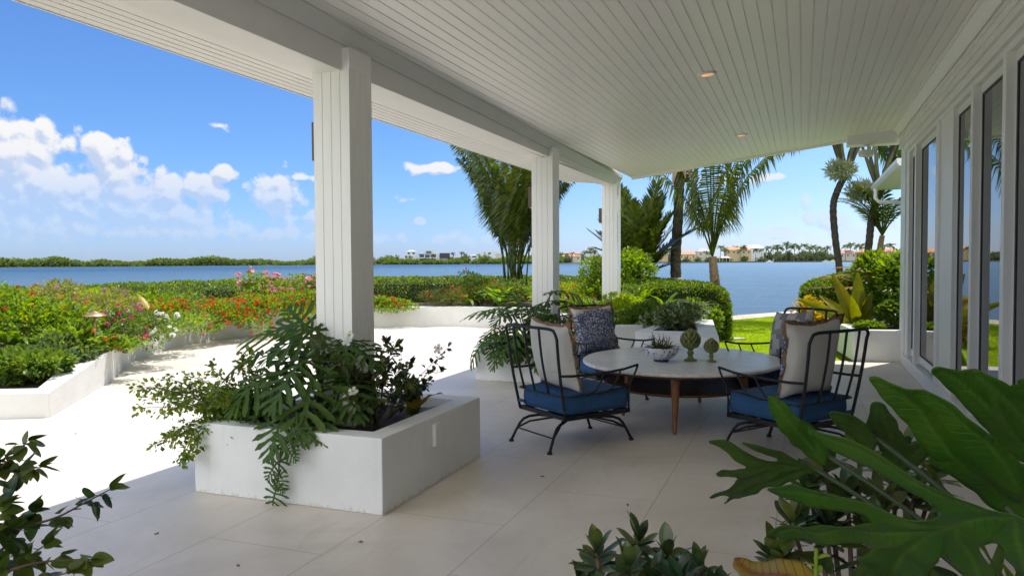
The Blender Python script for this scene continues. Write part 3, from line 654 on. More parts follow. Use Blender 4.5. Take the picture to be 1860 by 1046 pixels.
def make_pillow(label, chair, kind, rz=0, border=True, size=.54, tilt=.26, seed=1, dx=-.24, dy=0, dz=.0):
    """pillow in the y-z plane of its own frame, leaning back on the chair"""
    ca, sa = math.cos(chair.rotation_euler.z), math.sin(chair.rotation_euler.z)
    x, y, _ = chair.location
    e = empty('throw_pillow', (x+dx*ca-dy*sa, y+dx*sa+dy*ca, .475+size/2*.93+dz), label, 'pillow', None, 0)
    e.rotation_euler = (Matrix.Rotation(chair.rotation_euler.z, 3, 'Z') @ Matrix.Rotation(-tilt, 3, 'Y') @ Matrix.Rotation(rz, 3, 'X')).to_euler()
    R2 = random.Random(seed); n = 20; b = MB(); h = size/2; T = .11; v = []; f = []
    for s in (1, -1):
        for i in range(n+1):
            for j in range(n+1):
                u = -1+2*i/n; t = -1+2*j/n
                pin = 1-.085*(1-u*u)**1*(abs(t)**3); pin2 = 1-.085*(1-t*t)*(abs(u)**3)
                th = T*((1-u**2)*(1-t**2))**.42*(1+.10*math.sin(3.1*u+seed)*math.cos(2.3*t+seed))
                wob = .010*math.sin(4*u+seed*2)*t
                v.append((s*th+wob+.018*(t*t*u), u*h*pin2, t*h*pin-.012*(1-u*u)*(1 if t > 0 else 0)*t))
    for s in range(2):
        for i in range(n):
            for j in range(n):
                a = s*(n+1)**2+i*(n+1)+j; q = (a, a+1, a+n+2, a+n+1); f.append(q if s else q[::-1])
    b.add(v, f); b.build('cover', pillow_mat(kind), e, True)
    if border:
        b = MB(); L = []; q = []
        M = 26
        ring = []
        for k in range(4):
            for i in range(M):
                t = -1+2*i/M; ring.append([(t, -1), (1, t), (-t, 1), (-1, -t)][k])
        v = []; f = []; N = len(ring)
        for i, (u, t) in enumerate(ring):
            pin = 1-.085*(1-u*u)*(abs(t)**3); pin2 = 1-.085*(1-t*t)*(abs(u)**3)
            wob = .010*math.sin(4*u+seed*2)*t+.018*(t*t*u)
            y0, z0 = u*h*pin2, t*h*pin-.012*(1-u*u)*max(t, 0)
            cx_ = .048*(1+.25*math.sin(i*.9+seed)); wav = .012*math.sin(i*.75+seed)+.006*math.sin(i*2.1)
            cs = 1 if (abs(u) > .93 and abs(t) > .93) else .0
            dy_, dz_ = (u if abs(u) >= abs(t)-.001 else 0), (t if abs(t) >= abs(u)-.001 else 0)
            ln = math.hypot(dy_, dz_) or 1; k = cx_*(1+.5*cs)
            v += [(wob+.004, y0*.955, z0*.955), (wob+wav, y0+dy_/ln*k*.6, z0+dz_/ln*k*.6), (wob-.004, y0*.955, z0*.955)]
        for i in range(N):
            j = (i+1) % N; f += [(3*i, 3*j, 3*j+1, 3*i+1), (3*i+1, 3*j+1, 3*j+2, 3*i+2)]
        b.add(v, f); b.build('flange', TAN, e, True)
    return e

make_pillow('plain white back of a square pillow with a tan border in the near left chair', chL, 'coral', .03, True, .56, .20, 1, -.17, 0)
make_pillow('plain white back of a square pillow with a tan border in the near right chair', chR, 'coral', -.05, True, .60, .20, 2, -.17, .02)
make_pillow('white pillow with dark blue branching coral print and tan border, facing us', chBL, 'coral', .05, True, .54, .20, 3, -.18, -.02)
make_pillow('grey pillow with stepped block pattern on the far right chair', chBR, 'block', .10, False, .53, .28, 4, -.18, -.03)
# ------------------------------------------------------------------ table
def wood_mat(name, c1, c2):
    m = bpy.data.materials.new(name); m.use_nodes = True; g = NT(m.node_tree); co = g.n('ShaderNodeTexCoord').outputs['Object']
    n = g.n('ShaderNodeTexNoise', {'Vector': g.vmath('MULTIPLY', co, (2.5, 22, 3)), 'Scale': 2.0, 'Detail': 6.0, 'Distortion': .6})
    b = g.n('ShaderNodeBsdfPrincipled', {'Base Color': g.mix(g.smooth(n.outputs[0], .35, .68), c1, c2), 'Roughness': .6, 'Specular IOR Level': .3})
    bp = g.n('ShaderNodeBump', {'Height': n.outputs[0], 'Distance': .001, 'Strength': .5}); g.t.links.new(bp.outputs[0], b.inputs['Normal'])
    g.n('ShaderNodeOutputMaterial', {0: b.outputs[0]}); return m
WALNUT = wood_mat('walnut_wood', (.085, .030, .016), (.15, .06, .03)); TEAK = wood_mat('teak_wood', (.20, .085, .035), (.30, .14, .06))
def marble_mat():
    m = bpy.data.materials.new('marble'); m.use_nodes = True; g = NT(m.node_tree); co = g.n('ShaderNodeTexCoord').outputs['Object']
    n = g.n('ShaderNodeTexNoise', {'Vector': g.vmath('MULTIPLY', co, (1, 2.2, 1)), 'Scale': 2.0, 'Detail': 10.0, 'Roughness': .65, 'Distortion': 2.2})
    v = g.math('ABSOLUTE', g.math('SUBTRACT', n.outputs[0], .5)); n2 = g.n('ShaderNodeTexNoise', {'Vector': co, 'Scale': 5.0, 'Detail': 6.0})
    c = g.mix(g.smooth(v, .03, .0), (.72, .70, .665), (.52, .505, .49)); c = g.mix(g.math('MULTIPLY', g.smooth(n2.outputs[0], .5, .75), .4), c, (.60, .57, .52))
    b = g.n('ShaderNodeBsdfPrincipled', {'Base Color': c, 'Roughness': .33}); g.n('ShaderNodeOutputMaterial', {0: b.outputs[0]}); return m
TX, TY = -1.10, 7.53
t = empty('round_table', (TX, TY, 0), 'large round low table with a white marble top, walnut shelf and splayed wooden legs', 'table')
b = MB(); A_, B_ = .95, 1.09
b.lathe([(.001, .550), (.97, .550), (.985, .5485), (.996, .543), (1.0, .535), (.998, .525), (.99, .518), (.975, .5155), (.001, .5155)], 96, (0, 0, 0), A_, B_); b.build('table_top', marble_mat(), t, True)
b = MB(); b.lathe([(.001, .5145), (.93, .5145), (.935, .510), (.93, .492), (.91, .486), (.001, .486)], 96, (0, 0, 0), A_, B_); b.build('apron', WALNUT, t)
b = MB(); b.lathe([(.001, .318), (.73, .318), (.765, .330), (.775, .328), (.765, .308), (.70, .293), (.001, .293)], 80, (0, 0, 0), A_, B_); b.build('shelf', WALNUT, t, True)
for (fx, fy) in ((-1.022, 6.62), (-1.62, 7.27), (-.441, 7.30), (-1.007, 8.2)):
    b = MB(); dx, dy = fx-TX, fy-TY; L = math.hypot(dx, dy); ux, uy = dx/L, dy/L
    b.tube([(dx, dy, 0.0), (dx, dy, .012), (dx-ux*.03, dy-uy*.03, .2), (dx-ux*.055, dy-uy*.055, .36), (dx-ux*.07, dy-uy*.07, .46), (dx-ux*.075, dy-uy*.075, .4855)], [.012, .017, .026, .037, .042, .036], 14)
    b.build('leg', TEAK, t, True)
def brace(a0):
    b = MB(); c, s_ = math.cos(a0), math.sin(a0); b.tube([(c*.62, s_*.66, .49), (-c*.62, -s_*.66, .49)], .02, 8); return b

# ------------------------------------------------------------------ things on the table
def china_mat():
    m = bpy.data.materials.new('blue_white_china'); m.use_nodes = True; g = NT(m.node_tree); co = g.n('ShaderNodeTexCoord').outputs['Object']
    n = g.n('ShaderNodeTexNoise', {'Vector': co, 'Scale': 17.0, 'Detail': 5.0, 'Roughness': .75, 'Distortion': 1.4}).outputs[0]
    w_ = g.n('ShaderNodeTexNoise', {'Vector': co, 'Scale': 9.0, 'Detail': 2.0, 'Distortion': 2.0}).outputs[0]
    k = g.math('MAXIMUM', g.smooth(n, .555, .59), g.smooth(g.math('ABSOLUTE', g.math('SUBTRACT', w_, .5)), .014, .006))
    z = g.n('ShaderNodeSeparateXYZ', {0: co}).outputs[2]; k = g.math('MAXIMUM', k, g.smooth(z, .022, .018))
    b = g.n('ShaderNodeBsdfPrincipled', {'Base Color': g.mix(k, (.66, .68, .70), (.03, .05, .16)), 'Roughness': .15, 'Coat Weight': .4}); g.n('ShaderNodeOutputMaterial', {0: b.outputs[0]}); return m
e = empty('china_bowl', (-1.245, 7.24, .551), 'blue and white china bowl with a spiky plant in it, on the marble table', 'bowl')
b = MB(); b.lathe([(.001, 0), (.058, 0), (.060, .016), (.068, .022), (.105, .045), (.130, .080), (.139, .115), (.140, .122), (.134, .122), (.127, .085), (.09, .05), (.001, .04)], 48); b.build('bowl', china_mat(), e, True); e.scale = (1.2, 1.2, 1.1)
b = MB(); b.lathe([(.001, .106), (.12, .100), (.128, .092)], 24); b.build('soil', SOIL, e)
e = empty('air_plant', (-1.245, 7.24, .663), 'spiky grey green plant growing out of the china bowl', 'plant')
b = MB()
for cx_, cy_ in ((-.055, .01), (.06, 0), (0, .03)):
    for k in range(30):
        a = rng.uniform(0, 2*PI); el_ = rng.uniform(.15, 1.35); L = rng.uniform(.09, .20)
        d = np.array([math.cos(a)*math.cos(el_), math.sin(a)*math.cos(el_), math.sin(el_)]); p0 = np.array([cx_, cy_, .0])
        P_ = [tuple(p0+d*L*q+np.array([0, 0, -.10*q*q*L*4*math.cos(el_)])) for q in (0, .35, .7, 1)]
        b.tube(P_, [.0045, .0038, .0024, .0006], 4)
b.build('leaves', leafmat('air_plant_leaf', [(.05, .07, .035), (.09, .11, .05), (.07, .06, .04)], .1), e, True)
ART = mat('green_glaze', (.13, .16, .035), .35, noise=(12, .5, (.20, .22, .06)), bump=(60, .002), coat=.3)
def artichoke(label, loc, s):
    e = empty('artichoke_ornament', loc, label, 'ornament', 'green artichoke ornaments on the table')
    b = MB(); b.lathe([(.001, 0), (.060, 0), (.062, .006), (.055, .014), (.034, .022), (.024, .034), (.022, .052), (.030, .066), (.034, .074), (.024, .084), (.022, .098), (.036, .112), (.05, .118), (.001, .120)], 32); b.build('pedestal', ART, e, True)
    b = MB(); b.lathe([(.001, .112), (.04, .115), (.066, .145), (.073, .18), (.066, .215), (.045, .245), (.02, .262), (.001, .266)], 24)
    b.build('core', ART, e, True); b = MB()
    sc = (np.array([[-.5, 0, 0], [.5, 0, 0], [-.55, .45, .16], [.55, .45, .16], [0, .5, .26], [0, 1.05, .12], [-.28, .85, .14], [.28, .85, .14], [0, 0, .1]]), [(0, 8, 4, 2), (8, 1, 3, 4), (2, 4, 5, 6), (4, 3, 7, 5)])
    for r in range(9):
        z = .118+r*.0165; n = 12-(r//3)*2; rad = .074*math.sin(PI*(.16+.76*r/8))**.6
        for k in range(n):
            a = 2*PI*(k+.5*(r % 2))/n; c, s2 = math.cos(a), math.sin(a); tl = .75-1.25*(r/8)**1.4
            out = np.array([c, s2, 0]); tan = np.array([-s2, c, 0]); upv = np.array([0, 0, 1.])*math.cos(tl)+out*math.sin(tl); nrm = np.cross(tan, upv); nrm = nrm*np.sign(nrm@out)
            v = out*rad*.98+np.array([0, 0, z])+sc[0][:, :1]*tan*.037+sc[0][:, 1:2]*upv*.046+sc[0][:, 2:3]*nrm*.05
            b.add(v, sc[1])
    o = b.build('scales', ART, e, True); so_ = o.modifiers.new('thick', 'SOLIDIFY'); so_.thickness = .003
    e.scale = (s, s, s*1.02); return e
artichoke('taller green glazed artichoke ornament on a pedestal, beside the china bowl', (-.99, 7.36, .551), 1.03)
artichoke('smaller green glazed artichoke ornament on a pedestal, right of the taller one', (-.795, 7.34, .551), .75)
# ------------------------------------------------------------------ leaf materials
Gm = dict(
 bright=leafmat('leaf_bright', [(.025, .065, .010), (.07, .16, .016), (.15, .27, .025), (.22, .31, .03)], .45),
 mid=leafmat('leaf_mid', [(.03, .075, .012), (.055, .13, .02), (.09, .18, .025), (.12, .19, .03)], .4),
 dark=leafmat('leaf_dark', [(.012, .035, .012), (.02, .055, .018), (.03, .075, .02)], .25, .32),
 lime=leafmat('leaf_lime', [(.12, .22, .01), (.22, .34, .015), (.32, .40, .02)], .5),
 grey=leafmat('leaf_grey', [(.10, .16, .07), (.16, .22, .10), (.07, .14, .05)], .35, .3),
 gold=leafmat('leaf_gold', [(.35, .30, .02), (.45, .26, .03), (.28, .30, .03)], .45),
 hedge=leafmat('leaf_hedge', [(.02, .055, .008), (.04, .10, .012), (.07, .16, .015), (.17, .27, .02), (.24, .33, .03)], .42, .3),
 fern=leafmat('leaf_fern', [(.08, .18, .01), (.13, .26, .015), (.19, .32, .02)], .5),
 palm=leafmat('leaf_palm', [(.02, .05, .008), (.04, .09, .012), (.07, .13, .015), (.09, .13, .018)], .30, .35),
 palmd=leafmat('leaf_palm_dark', [(.012, .03, .006), (.025, .055, .008), (.04, .08, .01), (.07, .11, .015)], .28, .35),
 palmy=leafmat('leaf_palm_yellow', [(.05, .10, .012), (.14, .18, .02), (.03, .07, .012)], .5, .35),
 sel=leafmat('leaf_philodendron', [(.024, .062, .010), (.036, .090, .012), (.08, .14, .014)], .26, .5, vein=(.06, .12, .025), spec=.22),
 sel2=leafmat('leaf_philodendron_bright', [(.034, .115, .008), (.045, .14, .010)], .38, .45, vein=(.09, .20, .025), spec=.3),
 croton=leafmat('leaf_croton', [(.22, .14, .008), (.20, .15, .01)], .2, .4, vein=(.16, .025, .01)))
STEM = mat('green_stem', (.09, .11, .03), .7, noise=(20, .5, (.14, .12, .06)))
TWIG = mat('brown_twig', (.09, .06, .04), .85, noise=(20, .5, (.16, .11, .08)))
def fl(name, c, tr=.2): return leafmat('petal_'+name, [tuple(v*.7 for v in c), c], tr, .6, spec=.2)
RED, ORG, PNK, MAG, WHT, CORAL, YEL = fl('red', (.65, .02, .008)), fl('orange', (.72, .10, .006)), fl('pink', (.75, .30, .42)), fl('magenta', (.55, .01, .20)), fl('white', (.80, .80, .76)), fl('coral', (.75, .08, .06)), fl('yellow', (.75, .45, .02))
PETAL = (np.array([[0, 0, 0]]+[[.5*math.cos(k*PI/3), .5*math.sin(k*PI/3), .16+.1*(k % 2)] for k in range(6)]), [(0, 1, 2), (0, 2, 3), (0, 3, 4), (0, 4, 5), (0, 5, 6), (0, 6, 1)])
def flowers(mb, pos, size, per=7):
    """each flower head: a dome of small florets"""
    P_ = np.repeat(pos, per, axis=0); S = np.repeat(np.broadcast_to(size, len(pos)), per)
    d = rdir(len(P_), .45); scatter_n(mb, PETAL, P_+d*S[:, None]*.35, d, S*.62)
def scatter_n(mb, tmpl, pos, nrm, size):
    """like scatter, the template's z axis along nrm"""
    tv, tf = tmpl; n_ = nrm/np.linalg.norm(nrm, axis=1, keepdims=True); r = rdir(len(pos)); x = np.cross(n_, r); x /= np.linalg.norm(x, axis=1, keepdims=True)+1e-9; y = np.cross(n_, x)
    F = np.stack([x, y, n_], 2); v = np.einsum('nij,kj->nki', F, tv)*np.asarray(size)[:, None, None]+pos[:, None, :]
    K = len(tv); base = mb.n; mb.v.extend(v.reshape(-1, 3).tolist()); mb.n += len(pos)*K
    for q in tf:
        a = np.array(q)[None, :]+(np.arange(len(pos))*K)[:, None]+base; mb.f.extend(a.tolist()); mb.mi.extend([mb.cur]*len(pos))
def shrub(name, label, cat, c, r, m, n, size, fls=(), tmpl=LEAF, blobs=11, up=.35, group=None, twigs=8, hang=None):
    """c: centre of the base; r: (rx, ry, height). leaves on the shells of overlapping clumps"""
    e = empty(name, c, label, cat, group); rx, ry, h = r; b = MB()
    ba = rng.uniform(0, 2*PI, blobs); br = np.sqrt(rng.uniform(0, 1, blobs))*.72; bz = rng.uniform(.32, .80, blobs)*h*(1-.35*br**2)
    bc = np.stack([np.cos(ba)*br*rx, np.sin(ba)*br*ry, bz], 1); bc[0] = (0, 0, .45*h)
    bs = rng.uniform(.34, .60, blobs); bs[0] = .75
    k = rng.integers(0, blobs, n); d = rdir(n, .12); rad = rng.uniform(.70, 1.06, n)**.8
    pos = bc[k]+d*np.array([rx, ry, h*.52])*(bs[k]*rad)[:, None]
    def sag(p):
        if hang is not None: p[:, 2] -= hang[2]*np.clip((p[:, 0]*hang[0]+p[:, 1]*hang[1])/rx-.35, 0, 2)
        return p
    pos[:, 2] = np.maximum(pos[:, 2], .03+rng.uniform(0, .05, n)); pos = sag(pos); dirs = d+np.array([0, 0, up])+rng.normal(0, .35, (n, 3))
    sz = size*rng.uniform(.6, 1.25, n); scatter(b, tmpl, pos-dirs/np.linalg.norm(dirs, axis=1, keepdims=True)*sz[:, None]*.5, dirs, sz, roll=.9)
    b.build('foliage', m, e)
    if twigs:
        b = MB()
        for i in range(min(twigs, blobs)):
            p = bc[i]; b.tube([(p[0]*.15, p[1]*.15, 0), (p[0]*.5, p[1]*.5, p[2]*.55), tuple(p)], [.012, .008, .004], 5)
        b.build('stems', TWIG, e)
    for (fm, fn, fs) in fls:
        k = rng.integers(0, blobs, fn); d = rdir(fn, .55); P_ = bc[k]+d*np.array([rx, ry, h*.52])*(bs[k]*rng.uniform(1.0, 1.12, fn))[:, None]; P_[:, 2] = np.maximum(P_[:, 2], .08); P_ = sag(P_)
        K_ = min(fn, 60)
        for i in range(K_):
            b = MB(); flowers(b, P_[i:i+1], np.array([fs*rng.uniform(.75, 1.2)])); b.build('flower', fm, e)
        if fn > K_: b = MB(); flowers(b, P_[K_:], fs*rng.uniform(.75, 1.2, fn-K_)); tag(b.build('flowers', fm, e), kind='stuff')
    return e
def frond_v(b, base, az, el0, L, droop, nl, lw, wid, tip=.25, hang=.0, taper=1.0, start=.12, rw=.01, fold=.5):
    """pinnate leaf (palm frond, fern frond): rachis tube plus leaflets on both sides"""
    n = 14; pts = []; p = np.array(base, float); d0 = el0
    for i in range(n+1):
        t = i/n; e_ = el0-droop*t**1.5; dd = np.array([math.cos(az)*math.cos(e_), math.sin(az)*math.cos(e_), math.sin(e_)])
        pts.append(p.copy()); p = p+dd*L/n
    pts = np.array(pts); b.tube([tuple(q) for q in pts], [rw*(1-.85*i/n) for i in range(n+1)], 4)
    ts = np.linspace(start, .985, nl); fi = ts*n; i0 = np.minimum(fi.astype(int), n-1); fr = (fi-i0)[:, None]
    P0 = pts[i0]*(1-fr)+pts[i0+1]*fr; T = pts[i0+1]-pts[i0]; T /= np.linalg.norm(T, axis=1, keepdims=True)
    side = np.array([-math.sin(az), math.cos(az), 0.]); 
    for s in (1, -1):
        prof = np.minimum(1, (ts-start+.05)*6)*(1-(ts**2)*(1-tip))*taper*rng.uniform(.88, 1.1, nl)
        up_ = np.cross(T, np.tile(side, (nl, 1))); up_ *= np.sign(up_[:, 2:3]+1e-6)
        D_ = T*(.45+.5*ts[:, None])+s*side[None, :]*(1.0-.3*ts[:, None])+up_*fold*.5+rng.normal(0, .06, (nl, 3)); D_ /= np.linalg.norm(D_, axis=1, keepdims=True)
        Ln = (lw*prof)[:, None]; mid = P0+D_*Ln*.5+np.array([0, 0, -1])*Ln*hang*.18; tipp = P0+D_*Ln*.96+np.array([0, 0, -1])*Ln*hang*.62
        wv = np.cross(D_, up_); wv /= np.linalg.norm(wv, axis=1, keepdims=True)+1e-9; wv = (wv*.8+T*.6); wv /= np.linalg.norm(wv, axis=1, keepdims=True); ww = wid*np.ones((nl, 1))*.5
        v = np.stack([P0-wv*ww*.5, P0+wv*ww*.5, mid-wv*ww, mid+wv*ww, tipp], 1).reshape(-1, 3); k = b.n; b.v.extend(v.tolist()); b.n += len(v)
        for j in range(nl): b.f += [(k+5*j, k+5*j+1, k+5*j+3, k+5*j+2), (k+5*j+2, k+5*j+3, k+5*j+4)]
        b.mi += [b.cur]*(2*nl)
def fern(name, label, loc, n, L, m, cat='fern', group=None, el=(.5, 1.2)):
    e = empty(name, loc, label, cat, group); b = MB()
    for i in range(n):
        frond_v(b, (0, 0, .02), rng.uniform(0, 2*PI), rng.uniform(*el), L*rng.uniform(.7, 1.1), rng.uniform(1.1, 1.9), 26, L*.16, L*.035, .15, .2, 1, .06, .004, .2)
    b.build('fronds', m, e); return e
# ------------------------------------------------------------------ leaves cut from an outline (distance field of tapered lobes)
def sdf_leaf(b, lobes, step, fold=.25, place=None, vw=.010, soft=.010):
    seg = []
    for L in lobes:
        cum = 0.
        for i in range(len(L)-1):
            seg.append((*L[i], *L[i+1], cum)); cum += math.hypot(L[i+1][0]-L[i][0], L[i+1][1]-L[i][1])
    S = np.array(seg); X0, X1 = min(S[:, 0].min(), S[:, 3].min())-.1, max(S[:, 0].max(), S[:, 3].max())+.1; Y0, Y1 = min(S[:, 1].min(), S[:, 4].min())-.1, max(S[:, 1].max(), S[:, 4].max())+.1
    mr = max(S[:, 2].max(), S[:, 5].max()); X0 -= mr; X1 += mr; Y0 -= mr; Y1 += mr
    def field(p):
        al = np.zeros(len(p)); mid = np.full(len(p), 1e9); acc = np.zeros(len(p))
        for s in S:
            a = s[:2]; c = s[3:5]; d = c-a; L2 = d@d+1e-12; t = np.clip(((p-a)@d)/L2, 0, 1); q = a+t[:, None]*d
            dist = np.linalg.norm(p-q, axis=1); rad = s[2]+(s[5]-s[2])*t
            acc += np.exp(np.clip(-(dist-rad)/soft, -60, 60)); near = dist < mid; al = np.where(near, s[6]+t*math.sqrt(L2), al); mid = np.minimum(mid, dist)
        b.along = al+mid*.9
        return -soft*np.log(acc+1e-30), mid
    gx = np.arange(X0, X1, step); gy = np.arange(Y0, Y1, step); G = np.stack(np.meshgrid(gx, gy, indexing='ij'), -1).reshape(-1, 2)
    d, mid = field(G); ny = len(gy); nx = len(gx); ins = (d < step*.35).reshape(nx, ny)
    cell = ins[:-1, :-1] & ins[1:, :-1] & ins[1:, 1:] & ins[:-1, 1:]
    ci, cj = np.nonzero(cell); q = np.stack([ci*ny+cj, (ci+1)*ny+cj, (ci+1)*ny+cj+1, ci*ny+cj+1], 1)
    cnt = np.bincount(q.ravel(), minlength=nx*ny); bd = (cnt > 0) & (cnt < 4)
    P_ = G.copy(); idx = np.nonzero(bd)[0]; h = step*.2
    for it in range(3):
        p = P_[idx]; f0, _ = field(p); fx, _ = field(p+[h, 0]); fy, _ = field(p+[0, h]); gr = np.stack([fx-f0, fy-f0], 1)/h; gn = (gr**2).sum(1)[:, None]+1e-6
        mv = -f0[:, None]*gr/gn; ml = np.linalg.norm(mv, axis=1, keepdims=True); mv *= np.minimum(1, step*.9/(ml+1e-9)); P_[idx] = p+mv
    used = np.nonzero(cnt > 0)[0]; remap = np.full(nx*ny, -1); remap[used] = np.arange(len(used)); q = remap[q]; P_ = P_[used]; d, mid = field(P_)
    z = fold*np.minimum(mid, .05)-.10*np.maximum(0, .02+d)*0+.006*np.sin(P_[:, 0]*38)*np.cos(P_[:, 1]*31)
    return np.column_stack([P_, z]), q, np.clip(mid/vw, 0, 1)
def sel_lobes():
    """deeply cut philodendron leaf, unit length, tip at +y, stalk at the origin"""
    L = [[(0, -.02, .02), (0, .25, .034), (0, .5, .036), (0, .75, .034), (0, .92, .026), (0, 1.02, .012)]]
    for i, (y, ln, ang) in enumerate([(.02, .44, -1.0), (.05, .56, -.50), (.15, .60, -.08), (.29, .57, .25), (.44, .49, .46), (.59, .39, .62), (.73, .28, .80), (.86, .17, .95)]):
        for s in (1, -1):
            c, sn = math.cos(ang), math.sin(ang); w_ = .043 if ln > .3 else .030; R2 = random.Random(i*2+s)
            a = (0, y, .030); m1 = (s*c*ln*.45, y+sn*ln*.45, w_*.85); m2 = (s*c*ln*.8, y+sn*ln*.8+.03, w_*1.12); t = (s*c*ln*1.03, y+sn*ln*1.03+.05, .010)
            L.append([a, m1, m2, t])
            if ln > .3:
                for k, q in ((.62, .75),):
                    p = (s*c*ln*k, y+sn*ln*k+.01, w_*.8); an = ang+q*.7; L.append([p, (p[0]+s*math.cos(an)*ln*.24, p[1]+math.sin(an)*ln*.24, .014)])
    return L
_b = MB(); SV, SF, SA = sdf_leaf(_b, sel_lobes(), .021, .5, vw=.022, soft=.006)
def sel_leaf(b, attrs, origin, dirv, up, size, droop=.35, side=.25):
    v = SV.copy(); y = v[:, 1]; x = v[:, 0]; v[:, 2] += -droop*np.maximum(y, 0)**2*.55-side*np.abs(x)**1.6+.03*np.sin(x*9+y*5+origin[0]*7); v[:, 1] = y*(1-.10*droop*np.abs(y))
    d = np.array(dirv, float); d /= np.linalg.norm(d); x_ = np.cross(d, np.array(up, float)); x_ /= np.linalg.norm(x_); z_ = np.cross(x_, d)
    w_ = v*size; w_ = w_[:, :1]*x_+w_[:, 1:2]*d+w_[:, 2:3]*z_+np.array(origin); b.add(w_, SF); attrs.extend(SA.tolist())
def philodendron(label, loc, leaves, m='sel', root=(0, 0, 0), group=None, wid=1.0):
    """leaves: (origin, direction, up, size, droop) relative to loc"""
    e = empty('philodendron', loc, label, 'philodendron', group); b = MB(); at_ = []; st = MB()
    for o_, d, u, s, dr in leaves:
        sel_leaf(b, at_, o_, d, u, s, dr); r = np.array(root)+rng.uniform(-.05, .05, 3)*[1, 1, 0]; o_ = np.array(o_); mid = (r+o_)/2+np.array([0, 0, .10*np.linalg.norm(o_-r)])
        q = [r, r*.6+mid*.4+[0, 0, .03], mid, mid*.4+o_*.6+[0, 0, .03], o_]; st.tube([tuple(p) for p in q], [.010, .009, .008, .007, .005], 7)
    b.attr = at_; b.build('leaves', Gm[m], e, True); st.build('stalks', STEM, e, True); return e

# ------------------------------------------------------------------ plants in the nearest planter
PX, PY = -3.03, 4.65
L = [((.0, -.34, .60), (-.5, -.5, .1), (0, -.3, 1), .40, .9), ((.16, -.30, .60), (.35, -.5, .1), (0, -.2, 1), .32, .9), ((-.05, -.28, .66), (-.35, -.4, .2), (0, -.6, .8), .32, .8),
     ((-.10, -.38, .46), (-.45, -.6, -.25), (-.3, -.4, 1), .46, .9), ((.10, -.55, .38), (.25, -.7, -.45), (.2, -.5, 1), .44, .7), ((-.22, -.60, .26), (-.3, -.35, -.7), (-.2, -.9, .4), .36, .4),
     ((-.42, -.30, .50), (-.9, -.2, .0), (0, -.2, 1), .42, 1.0), ((.04, -.48, .50), (-.1, -.6, -.2), (0, -.6, 1), .46, .7), ((-.34, -.46, .30), (-.6, -.5, -.35), (-.3, -.5, 1), .40, .9), ((.26, -.42, .36), (.5, -.5, -.2), (0, -.2, 1), .34, .9),
     ((.0, -.62, .20), (.0, -.75, -.35), (0, -.5, 1), .38, .7), ((-.12, -.22, .60), (-.5, .0, .5), (0, -.6, .6), .38, .6), ((.22, -.34, .56), (.7, -.3, .1), (0, -.2, 1), .34, .9), ((-.3, .1, .50), (-.6, .4, .3), (0, -.2, 1), .36, .9),
     ((-.52, -.44, .28), (-.9, -.3, -.3), (-.1, -.2, 1), .38, 1.0), ((-.28, -.25, .60), (-.8, -.3, .25), (0, -.4, 1), .40, .8), ((-.18, -.52, .40), (-.35, -.7, -.2), (0, -.6, 1), .42, .7), ((.14, -.50, .20), (.35, -.7, -.1), (0, -.4, 1), .34, .8),
     ((-.40, -.50, .16), (-.6, -.6, -.5), (-.3, -.7, .8), .36, .7), ((-.05, -.2, .45), (-.2, -.6, .3), (0, -.5, 1), .40, .7)]
philodendron('dark philodendron with deeply cut leaves spilling over the front of the nearest planter', (PX, PY, .38), L, root=(-.02, -.28, -.03))
# trailing runner of the same plant hanging over the wall
e = empty('trailing_vine', (-2.98, 3.9, .46), 'trailing stem with notched leaves hanging down the front of the nearest planter', 'vine'); b = MB(); at_ = []; st = MB()
P_ = [(.15, .12, .0), (.10, -.03, .03), (.03, -.06, -.07), (-.02, -.06, -.17), (-.04, -.05, -.27), (-.06, -.045, -.36)]; st.tube(P_, [.006]*5+[.003], 7)
for i, (d, s) in enumerate([((-.8, -.3, .1), .16), ((-.6, -.35, -.5), .20), ((.5, -.3, -.4), .12), ((-.5, -.3, -.7), .14), ((.3, -.2, -.9), .10), ((-.2, -.2, -1), .15)]): sel_leaf(b, at_, P_[min(i, 5)], d, (0, -1, .3), s*1.15, .4)
b.attr = at_; b.build('leaves', Gm['sel'], e, True); st.build('stem', STEM, e, True)
def branchy(name, label, cat, loc, branches, m, leafsize, n, tmpl=OVAL, fls=(), group=None, droop=.3, fluff=.3, stemr=.006):
    """arching branches with leaves set along them. branches: list of point lists"""
    e = empty(name, loc, label, cat, group); st = MB(); b = MB(); pos = []; dr = []; tips = []
    for Br in branches:
        P_ = np.array([p for p in smoothline([tuple(p) for p in Br], 5)]); st.tube([tuple(p) for p in P_], [stemr*(1-.75*i/(len(P_)-1)) for i in range(len(P_))], 6)
        m_ = len(P_); t = rng.uniform(.18, 1, n)**.8*(m_-1.01); i0 = t.astype(int); f = (t-i0)[:, None]; q = P_[i0]*(1-f)+P_[i0+1]*f; T = P_[i0+1]-P_[i0]; T /= np.linalg.norm(T, axis=1, keepdims=True)
        sd = rdir(n); d = T*.6+sd*1.0+np.array([0, 0, -droop]); pos.append(q+sd*leafsize*rng.uniform(0, fluff, (n, 1))); dr.append(d); tips.append(P_[-1])
        pos.append(P_[-1:].repeat(3, 0)); dr.append(np.tile(T[-1]*1.2, (3, 1))+rdir(3)*.6)
    pos = np.concatenate(pos); dr = np.concatenate(dr); scatter(b, tmpl, pos, dr, leafsize*rng.uniform(.65, 1.2, len(pos)), roll=.7); b.build('foliage', m, e, len(tmpl[0]) > 20); st.build('stems', TWIG if stemr > .004 else STEM, e, True)
    for fm, pts, fs in fls:
        q = MB(); flowers(q, np.array(pts, float), np.full(len(pts), fs), 9); q.build('flower', fm, e)
    return e
